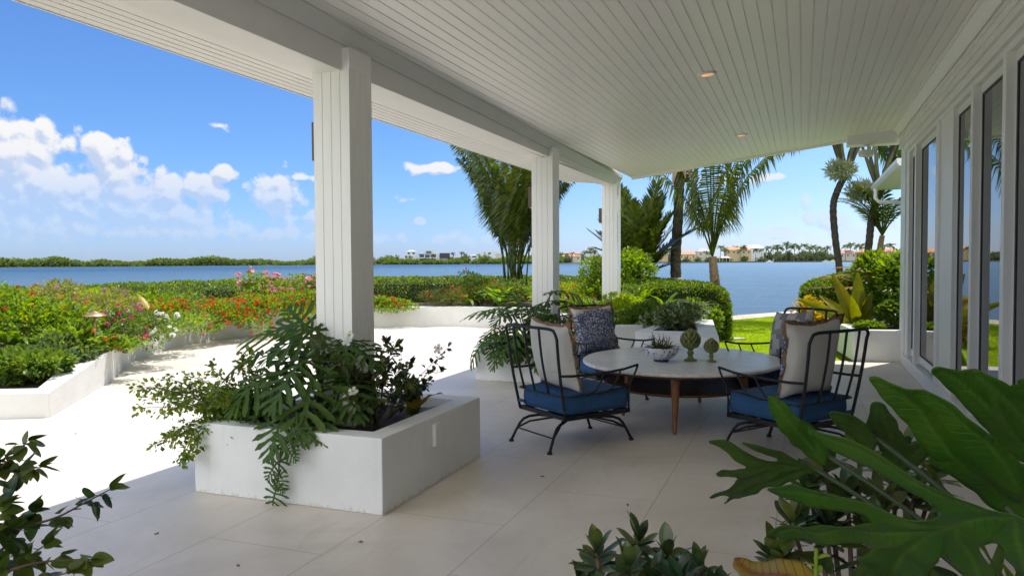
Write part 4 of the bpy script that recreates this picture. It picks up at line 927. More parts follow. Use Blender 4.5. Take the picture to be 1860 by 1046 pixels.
rb = lambda base, tip, sag=.06: [tuple(base), tuple((np.array(base)*.6+np.array(tip)*.4)+np.array([0, 0, sag])+rng.normal(0, .02, 3)), tuple(np.array(base)*.25+np.array(tip)*.75+np.array([0, 0, sag*.8])+rng.normal(0, .02, 3)), tuple(tip)]
ROUND = (np.array([[0, 0, 0], [-.30, .22, .05], [.30, .22, .05], [-.40, .55, .07], [.40, .55, .07], [0, 1, -.04], [0, .3, 0], [0, .6, 0]]), [(0, 6, 1), (0, 2, 6), (1, 6, 7, 3), (6, 2, 4, 7), (3, 7, 5), (7, 4, 5)])
Br = [rb((.1, .1, 0), (rng.uniform(-.60, .20), rng.uniform(-.40, .30), rng.uniform(-.10, .36))) for i in range(56)]+[rb((.1, 0, 0), (-.60, -.08, .22)), rb((.1, 0, 0), (-.66, -.12, .16)), rb((0, -.1, 0), (-.12, -.34, -.14)), rb((-.1, -.1, 0), (-.22, -.26, -.20)), rb((.1, .1, 0), (.05, .1, .48)), rb((.1, .1, 0), (-.05, .15, .44))]
branchy('lantana', 'light green lantana with small leaves leaning over the left end of the nearest planter', 'shrub', (-3.58, 4.12, .40), Br, leafmat('leaf_small_mid', [(.05, .11, .02), (.10, .18, .025), (.17, .25, .04)], .55), .034, 80, ROUND, [(RED, [(-.67, -.12, .185)], .022)], fluff=1.6)
Br = [rb((0, 0, 0), (rng.uniform(-.25, .30), rng.uniform(-.45, .30), rng.uniform(.15, .62))) for i in range(22)]
branchy('gardenia', 'dark leaved shrub with white yellow centred flowers in the nearest planter', 'shrub', (-2.68, 4.45, .38), Br, leafmat('leaf_dark_gloss', [(.012, .035, .014), (.02, .05, .018), (.035, .075, .025)], .2, .28), .070, 46, FINE_OVAL)
e = bpy.data.objects['gardenia']
def bigflower(b, c, nrm, r, k=5):
    n_ = Vector(nrm).normalized(); a = n_.orthogonal().normalized(); q = n_.cross(a)
    for i in range(k):
        t = 2*PI*i/k; d = a*math.cos(t)+q*math.sin(t); s = n_.cross(d); C_ = Vector(c)
        v = [C_, C_+d*r*.45-s*r*.30+n_*r*.18, C_+d*r*.45+s*r*.30+n_*r*.18, C_+d*r*.9-s*r*.36+n_*r*.20, C_+d*r*.9+s*r*.36+n_*r*.20, C_+d*r*1.08+n_*r*.08]
        b.add([tuple(p) for p in v], [(0, 2, 1), (1, 2, 4, 3), (3, 4, 5)])
for c in [(-.03, -.30, .28), (.0, -.33, .245), (-.05, -.33, .22), (.02, -.31, .30), (-.02, -.345, .205), (.03, -.33, .21), (-.06, -.25, .62), (-.03, -.27, .65), (.33, .28, .52)]:
    b = MB(); yb = MB(); bigflower(b, c, (rng.uniform(-.3, .3), -1, rng.uniform(.1, .6)), .036); cc = Vector(c)+Vector((0, -.008, .004)); yb.lathe([(.001, 0), (.008, .002), (.008, .008), (.001, .011)], 8, tuple(cc))
    fo_ = b.build('flower', WHT, e); yb.build('flower_centre', YEL, fo_)
Br = [rb((0, 0, 0), (rng.uniform(.0, .35), rng.uniform(-.1, .35), rng.uniform(.25, .50)), .02) for i in range(11)]
branchy('jasmine', 'thin branched jasmine with small leaves right of the nearest column', 'shrub', (-2.78, 4.80, .38), Br, Gm['dark'], .045, 24, ROUND, group=None, stemr=.004)
def blade_v(b, base, d, L, w_, droop, n=10, up=(0, 0, 1), fold=.18, shape=.5, tipw=.02):
    d = np.array(d, float); d /= np.linalg.norm(d); s = np.cross(d, np.array(up, float)); s /= np.linalg.norm(s); p = np.array(base, float); v = []; u = np.cross(s, d)
    for i in range(n+1):
        t = i/n; ww = w_*(math.sin(PI*min(1, max(.0, t**shape*.93+.05)))**.8)*.5+.0005; dd = d+np.array([0, 0, -droop])*t**1.4; dd /= np.linalg.norm(dd); uu_ = np.cross(s, dd)
        r_ = .006*math.sin(i*1.9+L*30); v += [tuple(p-s*ww+uu_*(fold*ww+r_)), tuple(p-s*ww*.5+uu_*fold*ww*.35), tuple(p), tuple(p+s*ww*.5+uu_*fold*ww*.35), tuple(p+s*ww+uu_*(fold*ww-r_))]; p = p+dd*L/n
    b.add(v, [(5*i+k, 5*i+k+1, 5*i+k+6, 5*i+k+5) for i in range(n) for k in range(4)])
e = empty('croton', (-2.62, 4.85, .38), 'low broad leaved plant with yellowish curling leaves at the right of the nearest planter', 'plant'); b = MB()
for d, L_, w_, dr in [((.6, -.1, .75), .34, .11, .9), ((.9, -.3, .25), .26, .12, 1.2), ((.3, -.5, .5), .22, .10, .8), ((-.1, .4, .9), .30, .11, .7), ((.8, .5, .4), .3, .11, 1.1)]: blade_v(b, (0, 0, .02), d, L_, w_, dr)
b.build('leaves', leafmat('leaf_yellowing', [(.20, .17, .02), (.09, .13, .02), (.28, .18, .02), (.05, .10, .02)], .25), e, True)
# ------------------------------------------------------------------ philodendron in the second planter
L = []
for i in range(24):
    a = rng.uniform(-PI, PI); a = a if math.sin(a) < .5 else -a; el_ = rng.uniform(-.2, .9); R3 = rng.uniform(.18, .42); d = np.array([math.cos(a), math.sin(a), 0])
    L.append((tuple(d*R3+np.array([0, 0, .05+.62*math.sin(max(0, el_))+rng.uniform(0, .12)])), tuple(d*math.cos(el_)+np.array([0, 0, math.sin(el_)*.7-.25])), (d[0]*.2, d[1]*.2, 1), rng.uniform(.36, .52), rng.uniform(.6, 1.0)))
L += [((.30, -.36, .10), (.25, -.5, -.7), (0, -.8, .5), .42, .5), ((.40, -.10, .72), (.6, -.1, .15), (0, 0, 1), .40, 1.1), ((-.25, -.3, .45), (-.7, -.5, .25), (0, 0, 1), .5, .8), ((-.42, -.35, .12), (-.5, -.5, -.5), (-.3, -.3, 1), .42, .8), ((0, -.3, .55), (-.1, -.5, .5), (0, -.4, 1), .5, .7), ((.12, -.25, .5), (.4, -.6, .1), (0, -.2, 1), .45, .8)]
philodendron('large philodendron with cut leaves filling the planter of the middle column', (-3.32, 9.25, .40), L, group=None)
b = MB(); b.tube([(.1, -.1, -.02), (.30, -.14, .35), (.36, -.16, .66), (.38, -.12, .74)], [.014, .012, .010, .008], 8)
o = b.build('tall_stalk', STEM, [q for q in bpy.data.objects if q.name.startswith('philodendron')][-1], True)
# ------------------------------------------------------------------ flower bed along the terrace
G2 = 'lantana shrubs along the terrace wall'
RF = lambda n, s=.035: (RED, n, s)
def lant(label, c, r, n, red, orange, m='bright', size=.065, hang=None): return shrub('lantana', label, 'shrub', c, r, Gm[m], n, size, [(RED, int(red*1.7), .052), (ORG, int(orange*1.3), .050)], group=G2, hang=hang)
lant('tall lantana with a few red flowers at the left edge', (-9.7, 6.4, .3), (1.3, .9, 1.12), 5200, 14, 8)
lant('green lantana with orange flowers left of the brass path light', (-8.9, 6.7, .3), (.9, .7, .82), 3600, 6, 16)
lant('lantana covered in red flowers just right of the white flowered plant', (-9.80, 9.35, .38), (.72, .85, .42), 3800, 46, 30, hang=(.85, -.5, .35))
lant('red flowering lantana in the middle of the terrace bed', (-10.50, 10.65, .40), (.66, .9, .45), 4000, 60, 40, hang=(1, -.1, .35))
lant('red flowering lantana hanging furthest over the white wall', (-10.50, 12.0, .38), (.78, .95, .46), 5200, 105, 70, hang=(1, 0, .50))
lant('red and orange lantana where the terrace wall starts to curve', (-10.45, 13.3, .38), (.80, .95, .50), 5200, 90, 60, hang=(1, 0, .50))
lant('lantana under the two pale pink flower heads', (-10.3, 14.55, .40), (.8, .7, .50), 3200, 36, 24, hang=(.8, -.6, .4))
lant('small lantana with orange flowers just right of the nearest column', (-9.1, 15.60, .38), (.9, .45, .34), 2800, 22, 36, hang=(.2, -1, .5))
lant('dark lantana with scattered orange flowers left of the middle column', (-6.9, 17.1, .38), (1.0, .7, .75), 4200, 14, 22, 'mid')
lant('tall sparse lantana with red tips in front of the young palm cluster', (-7.6, 17.6, .38), (.55, .5, 1.0), 1700, 12, 6, 'mid')
lant('green lantana with orange flowers between the middle and farthest columns', (-4.9, 15.9, .38), (.9, .8, .55), 3600, 18, 40)
shrub('bougainvillea', 'pale leaved bougainvillea with pink purple tips rising above the left bed', 'shrub', (-9.9, 8.0, .35), (.85, .9, .92), leafmat('leaf_pale_olive', [(.13, .17, .03), (.20, .22, .05), (.26, .20, .06)], .45), 3800, .06, [(fl('lilac', (.55, .18, .50)), 30, .05), (MAG, 6, .05)])
shrub('bougainvillea', 'magenta bougainvillea flowers behind the brass path light', 'shrub', (-8.75, 7.65, .35), (.45, .4, .70), Gm['mid'], 1500, .055, [(MAG, 34, .06)])
shrub('periwinkle', 'shrub covered in small white flowers beside the bend of the terrace wall', 'shrub', (-8.95, 8.30, .36), (.55, .60, .46), Gm['mid'], 2400, .055, [(WHT, 90, .065)], hang=(.8, -.6, .3))
shrub('plumbago', 'coral pink flower cluster hanging over the kink of the white wall', 'shrub', (-8.15, 7.4, .36), (.30, .30, .24), Gm['bright'], 900, .05, [(CORAL, 9, .06)])
shrub('pentas', 'left of two pale pink flower heads above the red lantana', 'shrub', (-11.3, 13.8, .40), (.6, .6, .92), Gm['bright'], 2200, .07, [(PNK, 34, .15)])
shrub('pentas', 'right of two pale pink flower heads, next to the nearest column', 'shrub', (-10.9, 15.4, .40), (.75, .7, .95), Gm['bright'], 2600, .07, [(PNK, 44, .15), (MAG, 10, .07)])
shrub('groundcover_plant', 'dark green low plant nearest the corner of the white bed wall', 'plant', (-8.15, 5.95, .14), (.70, .42, .50), Gm['mid'], 3200, .085, [(MAG, 3, .04)], OVAL, group=None)
shrub('groundcover_plant', 'grey green leafy plant low in the left bed below the path light', 'plant', (-8.30, 6.55, .2), (.50, .5, .52), leafmat('leaf_bluegreen', [(.05, .11, .05), (.09, .15, .07), (.12, .18, .05)], .35), 2000, .09, (), OVAL)
shrub('groundcover_plant', 'leafy green plant cut by the left edge of the picture', 'plant', (-9.0, 5.35, .2), (1.0, .55, .75), Gm['mid'], 3000, .08, (), OVAL)
shrub('groundcover_plant', 'bright leafy plant just below the brass path light', 'plant', (-8.25, 6.75, .3), (.34, .40, .46), Gm['bright'], 1900, .065)
shrub('flowering_bush', 'yellow green bush behind the red lantana near the bougainvillea', 'shrub', (-10.9, 9.3, .38), (.8, .9, .72), Gm['lime'], 3000, .065, [(RED, 8, .035)])
shrub('flowering_bush', 'green bush between the clipped hedge and the red lantana', 'shrub', (-11.7, 11.6, .38), (.55, 1.3, .62), Gm['bright'], 3600, .07, [(RED, 26, .035), (ORG, 12, .035)])
shrub('flowering_bush', 'feathery dark bush with coral red sprays left of the middle column', 'shrub', (-8.1, 16.6, .36), (.8, .6, .62), leafmat('leaf_feathery', [(.05, .08, .02), (.09, .12, .03), (.14, .12, .03)], .4), 4200, .06, [(CORAL, 26, .06)], NARROW)
shrub('flowering_bush', 'lime green feathery bush between the middle and farthest columns', 'shrub', (-5.3, 17.2, .38), (.9, .6, .78), Gm['lime'], 3600, .06, [(ORG, 8, .035)], NARROW)
shrub('flowering_bush', 'green shrub with magenta flowers just left of the farthest column', 'shrub', (-4.4, 15.0, .40), (.55, .5, .42), Gm['bright'], 2000, .06, [(MAG, 10, .06), (PNK, 6, .05)])
for i, (x, y, s, lb) in enumerate([(-9.35, 7.85, .85, 'yellow green fern right of the brass path light'), (-8.75, 6.35, .6, 'fern in the lower part of the left bed'), (-8.3, 7.15, .5, 'small fern over the sloping white wall'), (-7.5, 16.6, .7, 'fern drooping over the curved wall left of the middle column'), (-6.6, 16.5, .8, 'large green fern beside the middle column'), (-10.9, 14.4, .6, 'fern beside the pink flowers near the nearest column')]):
    fern('fern', lb, (x, y, .45), 16, s, Gm['fern'], 'fern', 'ferns in the terrace bed')
e = empty('path_light', (-8.08, 6.88, .30), 'brass mushroom shaped path light standing in the left flower bed', 'lamp')
BRASS = mat('aged_brass', (.42, .27, .12), .38, metal=.75, noise=(14, .5, (.5, .36, .2)))
b = MB(); b.tube([(0, 0, 0), (0, 0, .60)], .011, 10); b.build('post', BRASS, e, True)
b = MB(); b.lathe([(.001, .635), (.02, .632), (.035, .62), (.09, .60), (.135, .575), (.137, .570), (.125, .572), (.03, .59), (.001, .59)], 36); b.build('shade', BRASS, e, True)
e = empty('croton', (-10.25, 9.75, .4), 'single upright orange leaf among the red lantana flowers', 'plant'); b = MB(); blade_v(b, (0, 0, .35), (-.6, .1, .7), .38, .12, .5); b.tube([(0, 0, 0), (0, 0, .38)], .008, 6); b.build('leaf', Gm['gold'], e, True)
e = empty('croton', (-4.55, 17.2, .3), 'narrow upright plant with dark and golden leaves left of the farthest column', 'plant'); b = MB()
for i in range(90): z = .1+1.15*i/90; a = i*2.4; blade_v(b, (0, 0, z), (math.cos(a), math.sin(a), .6), .26, .05, .5, 4)
b.build('leaves', leafmat('leaf_dark_gold', [(.02, .04, .01), (.05, .07, .01), (.30, .26, .02)], .3), e, True)
# ------------------------------------------------------------------ clipped hedges
def hedge(name, label, line, hw, h, n, size=.05, m='hedge', round_=.22, endcap=True, z0=-.04):
    """line: (x,y) centre line; h number or list"""
    line = smoothline([tuple(p) for p in line], 6); N = len(line); P2 = np.array([p[:2] for p in line]); H_ = np.array([p[2] for p in line]) if len(line[0]) > 2 else np.full(N, h); HW = np.array([p[3] for p in line]) if len(line[0]) > 3 else np.full(N, hw)
    T = np.gradient(P2, axis=0); T /= np.linalg.norm(T, axis=1, keepdims=True); Nn = np.stack([-T[:, 1], T[:, 0]], 1)
    o0 = P2[0]; e = empty(name, (o0[0], o0[1], z0), label, 'hedge')
    sec = []
    K = 13
    for k in range(K):      # cross section: half superellipse
        a = PI*k/(K-1); c, s = math.cos(a), math.sin(a); r = (abs(c)**5+abs(s)**5)**(-1/5); sec.append((c*r, s*r))
    sec = [(1, 0.0)]+sec+[(-1, 0.0)]; sec = np.array(sec); Ks = len(sec)
    V = np.zeros((N, Ks, 3)); 
    for i in range(N):
        end = min(i, N-1-i); sh = math.sqrt(max(.0, 1-(max(0, 2.5-end)/2.7)**2)) if endcap else 1
        V[i, :, 0] = P2[i, 0]+Nn[i, 0]*sec[:, 0]*HW[i]*sh-o0[0]; V[i, :, 1] = P2[i, 1]+Nn[i, 1]*sec[:, 0]*HW[i]*sh-o0[1]; V[i, :, 2] = sec[:, 1]*H_[i]*(.80+.20*sh)
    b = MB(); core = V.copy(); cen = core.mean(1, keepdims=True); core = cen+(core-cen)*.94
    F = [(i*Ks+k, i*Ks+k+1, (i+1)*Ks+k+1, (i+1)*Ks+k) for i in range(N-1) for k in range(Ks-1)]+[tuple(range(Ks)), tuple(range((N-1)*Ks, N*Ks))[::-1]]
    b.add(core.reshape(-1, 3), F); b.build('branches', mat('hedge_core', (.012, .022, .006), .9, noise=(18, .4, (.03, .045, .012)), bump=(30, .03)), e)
    A = V.reshape(-1, 3); Fq = np.array(F[:-2]); a, b_, c, d = (A[Fq[:, j]] for j in range(4)); nr = np.cross(b_-a, d-a); ar = np.linalg.norm(nr, axis=1); nr /= ar[:, None]+1e-9
    mid = (a+c)/2-V.mean(1)[Fq[:, 0]//Ks]; sg = np.sign((nr*mid).sum(1)); nr *= sg[:, None]
    pick = rng.choice(len(Fq), n, p=ar/ar.sum()); u, v = rng.uniform(0, 1, (2, n, 1)); pos = a[pick]*(1-u)*(1-v)+b_[pick]*u*(1-v)+c[pick]*u*v+d[pick]*(1-u)*v
    wob = np.sin(pos[:, :1]*5)*np.cos(pos[:, 1:2]*4+pos[:, 2:3]*5)*.03
    pos = pos+nr[pick]*(rng.uniform(-.05, .015, (n, 1))+wob); dirs = nr[pick]*.7+rng.normal(0, .7, (n, 3))+np.array([0, 0, .35])
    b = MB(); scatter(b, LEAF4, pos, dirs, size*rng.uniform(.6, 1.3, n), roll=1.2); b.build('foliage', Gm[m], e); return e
hedge('hedge', 'long clipped hedge behind the terrace bed from the left edge to the middle column', [(-11.6, 3), (-12.5, 6), (-13.1, 9), (-13.4, 12), (-13.2, 15), (-12.1, 17.8), (-10.1, 19.6), (-7.6, 20.6), (-5.4, 20.8)], .8, 1.09, 60000, .062)
hedge('hedge', 'broad clipped hedge with a squared end beside the lawn, right of the farthest column', [(-5.0, 20.2), (-4.0, 19.0), (-3.3, 17.6), (-2.75, 16.4), (-2.3, 15.4), (-2.15, 14.7)], .95, 1.08, 42000, .055)
hedge('hedge', 'rounded clipped hedge on the far side of the lawn, rising towards the house', [(.0, 17.7, 1.02, .62), (.6, 17.6, 1.18, .75), (1.3, 17.5, 1.42, .85), (2.2, 17.3, 1.5, .9), (3.2, 17.0, 1.5, .9)], .8, 1.2, 26000, .06)
# ------------------------------------------------------------------ plants beyond the porch
shrub('leafy_bush', 'tall bright green bush right of the farthest column', 'shrub', (-3.75, 16.4, .2), (.85, .8, 1.62), Gm['bright'], 6500, .085, (), blobs=14)
shrub('leafy_bush', 'lower green bush between the tall bush and the broad hedge', 'shrub', (-3.1, 15.2, .3), (.75, .7, .85), Gm['mid'], 3800, .075)
shrub('leafy_bush', 'dark variegated bush behind the artichoke ornaments', 'shrub', (-1.95, 12.75, .38), (.46, 1.1, .52), leafmat('leaf_variegated', [(.02, .05, .02), (.05, .10, .03), (.10, .16, .04), (.45, .48, .38)], .3, .3), 3600, .065, (), blobs=16)
shrub('leafy_bush', 'lime green bush in the chamfered white planter', 'shrub', (-3.05, 13.6, .38), (.55, .8, .55), Gm['lime'], 3600, .06, [(ORG, 5, .03)])
shrub('leafy_bush', 'small pinkish flowering plants at the rim of the chamfered planter', 'plant', (-2.85, 12.65, .38), (.30, .30, .26), Gm['bright'], 1500, .045, [(PNK, 22, .03), (WHT, 14, .03)])
fern('fern', 'bright fern between the far planters, nearest the hedge', (-2.35, 14.1, .55), 14, .62, Gm['fern'], 'fern', 'ferns beyond the porch'); fern('fern', 'bright fern left of the broad hedge, farthest from the lawn', (-2.9, 14.6, .6), 14, .62, Gm['fern'], 'fern', 'ferns beyond the porch')
fern('fern', 'grey green arching fern against the end of the broad hedge', (-1.75, 13.5, .55), 11, .55, leafmat('fern_grey', [(.14, .2, .10), (.2, .26, .14)], .4), 'fern')
e = empty('bird_nest_plant', (.86, 13.55, .38), 'large upright plant with broad golden green leaves in front of the rounded hedge', 'plant'); b = MB()
for d, L_, w_, dr in [((-.42, .1, .95), .98, .22, .05), ((-.02, .1, 1), .92, .25, .0), ((.30, .0, 1), .66, .17, .1), ((-1.0, -.1, .62), 1.05, .17, .25), ((.55, -.2, .8), .60, .15, .3), ((-.2, -.4, .9), .62, .17, .2), ((.1, .5, .8), .7, .17, .2), ((-.75, .4, .8), .85, .16, .3)]: blade_v(b, (0, 0, 0), d, L_, w_, dr, 14, (0.2, -1, .2), .25, .75)
b.build('leaves', leafmat('leaf_golden_green', [(.14, .17, .010), (.22, .18, .010), (.10, .16, .010)], .5), e, True)
shrub('leafy_bush', 'yellow leaved shrub behind the grey patterned pillow', 'shrub', (.25, 15.3, -.04), (.40, .45, .92), Gm['gold'], 1800, .08)
shrub('leafy_bush', 'bright green shrub with light shining through, against the far end of the house', 'shrub', (1.50, 13.9, .38), (.75, .6, 1.42), Gm['bright'], 6000, .11, [(CORAL, 5, .04)], blobs=12)
shrub('leafy_bush', 'dark green shrub at the far house corner with a single red flower', 'shrub', (1.42, 13.15, .38), (.48, .45, .62), Gm['mid'], 2600, .085, [])
b = MB(); flowers(b, np.array([(-.44, -.28, .22)]), np.array([.07]), 16); b.build('flower', fl('crimson', (.70, .01, .05)), bpy.data.objects['leafy_bush.006'])
shrub('leafy_bush', 'low green plants along the rim of the far white planter', 'plant', (.95, 12.85, .38), (.30, .22, .20), Gm['bright'], 1300, .06)
shrub('leafy_bush', 'mid green bush filling the gap between the white rim planter and the broad hedge', 'shrub', (-2.45, 13.0, .1), (.45, .6, .85), Gm['mid'], 2600, .07)
shrub('leafy_bush', 'bright low bush against the corner of the broad hedge behind the white rim planter', 'shrub', (-1.75, 14.0, .0), (.40, .45, .85), Gm['bright'], 2200, .07)
# ------------------------------------------------------------------ palms
def trunk(pts, rad, m, e, rings=.05, name='trunk'):
    P_ = smoothline([tuple(p) for p in pts], 8); N = len(P_); b = MB(); Q = []; Rr = []
    for i, p in enumerate(P_):
        t = i/(N-1); Q.append(p); Rr.append((rad[0]+(rad[1]-rad[0])*t)*(1+rings*(1 if i % 2 else -1)))
    b.tube(Q, Rr, 14); return b.build(name, m, e, True)
BARK = mat('palm_bark', (.06, .045, .035), .95, noise=(9, .4, (.16, .13, .10)), bump=(28, .03)); BARKG = mat('palm_bark_grey', (.045, .038, .034), .95, noise=(12, .4, (.10, .085, .07)), bump=(30, .03)); HUSK = mat('palm_husk', (.25, .16, .09), .95, noise=(15, .4, (.35, .25, .16)), bump=(40, .02))
def palm(name, label, loc, tr, rad, fronds, m, bark=BARK, nl=52, group=None, cat='palm', lw=.62, wid=.045, hang=.6, start=.20):
    e = empty(name, loc, label, cat, group); trunk(tr, rad, bark, e); top = np.array(tr[-1]); b = MB()
    for f in fronds:
        az_, el_, L_, dr = f[:4]; off = np.array(f[4]) if len(f) > 4 else np.zeros(3)
        frond_v(b, tuple(top+off), az_, el_, L_, dr, nl, lw*L_/3, wid, .3, hang, 1, start, .022, .35)
    b.build('fronds', m, e); return e
# cluster of young coconut palms behind the middle column
b0 = (-7.30, 19.3, 0)
fr = [(rng.uniform(0, 2*PI), rng.uniform(1.40, 1.55), rng.uniform(4.0, 5.2), rng.uniform(.4, .9), (rng.uniform(-.32, .32), rng.uniform(-.2, .2), 0)) for i in range(30)]+[(-.2, 1.40, 5.0, .8), (.1, 1.38, 4.8, .9), (PI, 1.42, 4.2, .7), (0, 1.30, 4.3, .7), (.2, 1.43, 5.2, .8), (.1, 1.30, 3.8, .6), (2.9, 1.40, 3.9, .6)]
palm('palm_cluster', 'dense young palm cluster rising behind the hedge left of the middle column', b0, [(0, 0, 0), (0, 0, .3), (.02, 0, .6)], (.22, .2), fr, Gm['palmd'], HUSK, 66, lw=.60, hang=1.35, wid=.06, start=.32)
fr = [(a, el_ if el_ > .8 else el_+.25, rng.uniform(1.9, 2.5)*(1 if el_ > 1.2 else .85 if el_ > .8 else .6), dr*.7) for a, el_, dr in [(1.2, 1.35, .3), (0, 1.15, .4), (3.1, 1.1, .4), (.5, .85, .7), (2.6, .9, .6), (-.3, .6, .8), (3.5, .6, .8), (-1.2, .9, .6), (-2, 1.0, .6), (-.1, .25, .6), (3.2, .3, .6), (-.9, .4, .8), (.2, 1.3, .2), (2.9, 1.3, .3), (.8, 1.25, .2), (-.7, 1.3, .2), (2.2, 1.25, .2), (-2.2, 1.35, .2), (.0, 1.0, .3), (.1, .8, .4), (-.4, 1.1, .3), (3.3, .9, .4), (-1.5, 1.2, .3), (.4, 1.15, .3)]]
palm('young_palm', 'dark spiky palm between the farthest column and the palm trunk', (-3.80, 18.6, .5), [(0, 0, 0), (0, 0, .3), (0, 0, .55)], (.16, .14), fr, Gm['palmd'], BARKG, 50, lw=1.0, wid=.07, hang=.1)
fr = [(rng.uniform(0, 2*PI), rng.uniform(.45, 1.3), rng.uniform(3.0, 3.8), rng.uniform(.8, 1.4)) for i in range(15)]+[(PI+.2, .25, 2.6, .7)]
e = palm('coconut_palm', 'tall coconut palm whose straight dark trunk stands right of the farthest column', (-3.0, 19.4, 0), [(0, 0, 0), (.04, 0, .6), (.02, 0, 1.6), (.08, 0, 2.6), (.12, 0, 3.6), (.16, 0, 4.2)], (.145, .11), fr, Gm['palm'], BARK)
b = MB(); b.lathe([(.175, -.3), (.178, .2), (.168, 1.05), (.15, 1.08), (.001, 1.08)], 18, (.03, 0, 0)); b.build('painted_band', mat('trunk_paint', (.28, .31, .26), .8, noise=(9, .5, (.36, .38, .32))), e, True)
b = MB()
for i in range(16):
    a = i*PI/8+.1; c, s = math.cos(a), math.sin(a); blade_v(b, (.13+c*.15, s*.15, 4.05-.05*(i % 3)), (c*.5, s*.5, -.75-.2*(i % 2)), .42+.1*(i % 3), .16, .4, 6)
b.build('dead_sheaths', HUSK, e, True)
fr = [(PI-.1, 1.40, 3.4, .75), (.15, 1.42, 3.5, .5), (PI+.2, 1.25, 3.2, .9), (.1, 1.30, 3.4, .8), (-.6, 1.4, 3.4, .6), (1.6, 1.45, 3.8, .4), (-1.6, 1.42, 3.6, .4), (2.9, 1.38, 3.5, .5), (.2, 1.36, 3.7, .6), (-.1, 1.5, 3.9, .25), (PI+.1, 1.52, 3.8, .2)]
e = palm('young_palm', 'young coconut palm with hanging fronds right of the tall straight trunk', (-2.02, 19.4, 0), [(.03, 0, 0), (.02, 0, .7), (-.03, 0, 1.3), (-.06, 0, 1.6)], (.15, .085), fr, Gm['palmy'], HUSK, 60, lw=.85, wid=.055, hang=1.9)
b = MB()
for d, L_ in (((.9, 0, -.3), .3), ((-.7, -.2, .1), .28), ((.5, -.4, .5), .26), ((-.5, -.2, -.6), .3)): blade_v(b, (0, -.1, .95), d, L_, .09, .8, 6)
b.build('dead_sheaths', HUSK, e, True)
# two leaning trunks with epiphytes near the house
EPI = leafmat('epiphyte_leaf', [(.42, .46, .34), (.34, .40, .24), (.55, .57, .46)], .4)
for nm, lc, tr, rad, zb, lb in (('left', (.86, 21, 0), [(.03, 0, 0), (.02, 0, 1.2), (-.08, 0, 2.0), (-.14, 0, 2.8), (-.06, 0, 3.2), (.15, 0, 3.7), (.30, 0, 4.2), (.45, 0, 4.9)], (.085, .085), (.02, -.16, 3.75), 'dark curved palm trunk with a silvery epiphyte tuft, farther from the house'),
                                ('right', (1.62, 21, 0), [(-.14, 0, 0), (-.12, 0, 1.2), (-.06, 0, 2.0), (.0, 0, 2.6), (.18, 0, 3.2), (.38, 0, 3.9), (.6, 0, 4.8)], (.09, .085), (-.26, -.12, 3.2), 'leaning palm trunk next to the house gutter with a silvery tuft on its left')):
    fr = [(rng.uniform(0, 2*PI), rng.uniform(.0, 1.2), rng.uniform(2.2, 3.2), rng.uniform(.9, 1.6)) for i in range(14)]
    if nm == 'left': fr += [(PI+.02, .10, 3.9, .35), (PI-.12, .22, 4.0, .5), (PI+.2, .5, 3.4, .9), (-.3, -.5, 2.2, .5), (.3, -.7, 2.0, .4)]
    e = palm('leaning_palm', lb, lc, tr, rad, fr, Gm['palm'], BARKG, group='leaning palms by the house', hang=1.6, lw=.75)
    b = MB()
    for a in (0, 1.1, 2.3, PI, 4.2, 5.2): b.tube([(tr[-3][0], 0, tr[-3][2]-.1), (tr[-3][0]+.22*math.cos(a), .22*math.sin(a), tr[-3][2]+.5), (tr[-3][0]+.55*math.cos(a)+.1, .55*math.sin(a), tr[-3][2]+1.2)], [.06, .05, .03], 8)
    b.build('frond_bases', STEM, e, True)
    x = empty('epiphyte', (lc[0]+zb[0], lc[1]+zb[1], zb[2]), 'silvery round tuft growing on the %s' % ('curved trunk farther from the house' if nm == 'left' else 'leaning trunk beside the house gutter'), 'plant', 'epiphytes on the leaning palms')
    b = MB(); N_ = 1100; d = rdir(N_, .1); q = d*rng.uniform(.05, .30, (N_, 1))*(np.array([1.15, .8, .75])); scatter(b, NARROW, q, d+rng.normal(0, .4, (N_, 3)), rng.uniform(.08, .18, N_)); b.build('foliage', EPI, x)
fr = [(rng.uniform(0, 2*PI), rng.uniform(.8, 1.4), rng.uniform(1.4, 1.9), rng.uniform(.7, 1.3)) for i in range(11)]
palm('young_palm', 'slender small palm beside the house gutter', (1.83, 21.0, 0), [(0, 0, 0), (.0, 0, 1.0), (-.03, 0, 1.7), (.02, 0, 2.1)], (.10, .06), fr, Gm['palmy'], HUSK, 34, lw=.9, wid=.04)
# orange and dry fronds over the rounded hedge
e = empty('orange_palm', (1.75, 16.6, .6), 'low palm with orange and dried fronds over the rounded hedge', 'palm'); b = MB()
for a, el_, L_, dr in [(PI+.1, .75, 1.5, 1.2), (PI-.3, .95, 1.4, 1.2), (PI+.5, .5, 1.3, .9), (PI+.9, .8, 1.2, 1.2), (2.2, .9, 1.3, 1.2), (-1.4, .9, 1.2, 1.2), (-.5, .9, 1.2, 1.0), (1.2, 1.1, 1.3, 1.0), (PI, 1.2, 1.3, .9)]: frond_v(b, (0, 0, .1), a, el_, L_, dr, 34, .45, .03, .3, .5, 1, .15, .012, .3)
b.build('fronds', leafmat('frond_orange', [(.34, .16, .015), (.26, .18, .02), (.40, .22, .04)], .45), e); b = MB()
for a, el_, L_, dr in [(PI+.05, .45, 1.9, .6), (PI-.2, .30, 1.7, .6)]: frond_v(b, (0, 0, .15), a, el_, L_, dr, 34, .34, .012, .3, .5, 1, .15, .010, .5)
b.build('dry_fronds', leafmat('frond_dry', [(.36, .20, .12), (.48, .33, .22)], .25), e)
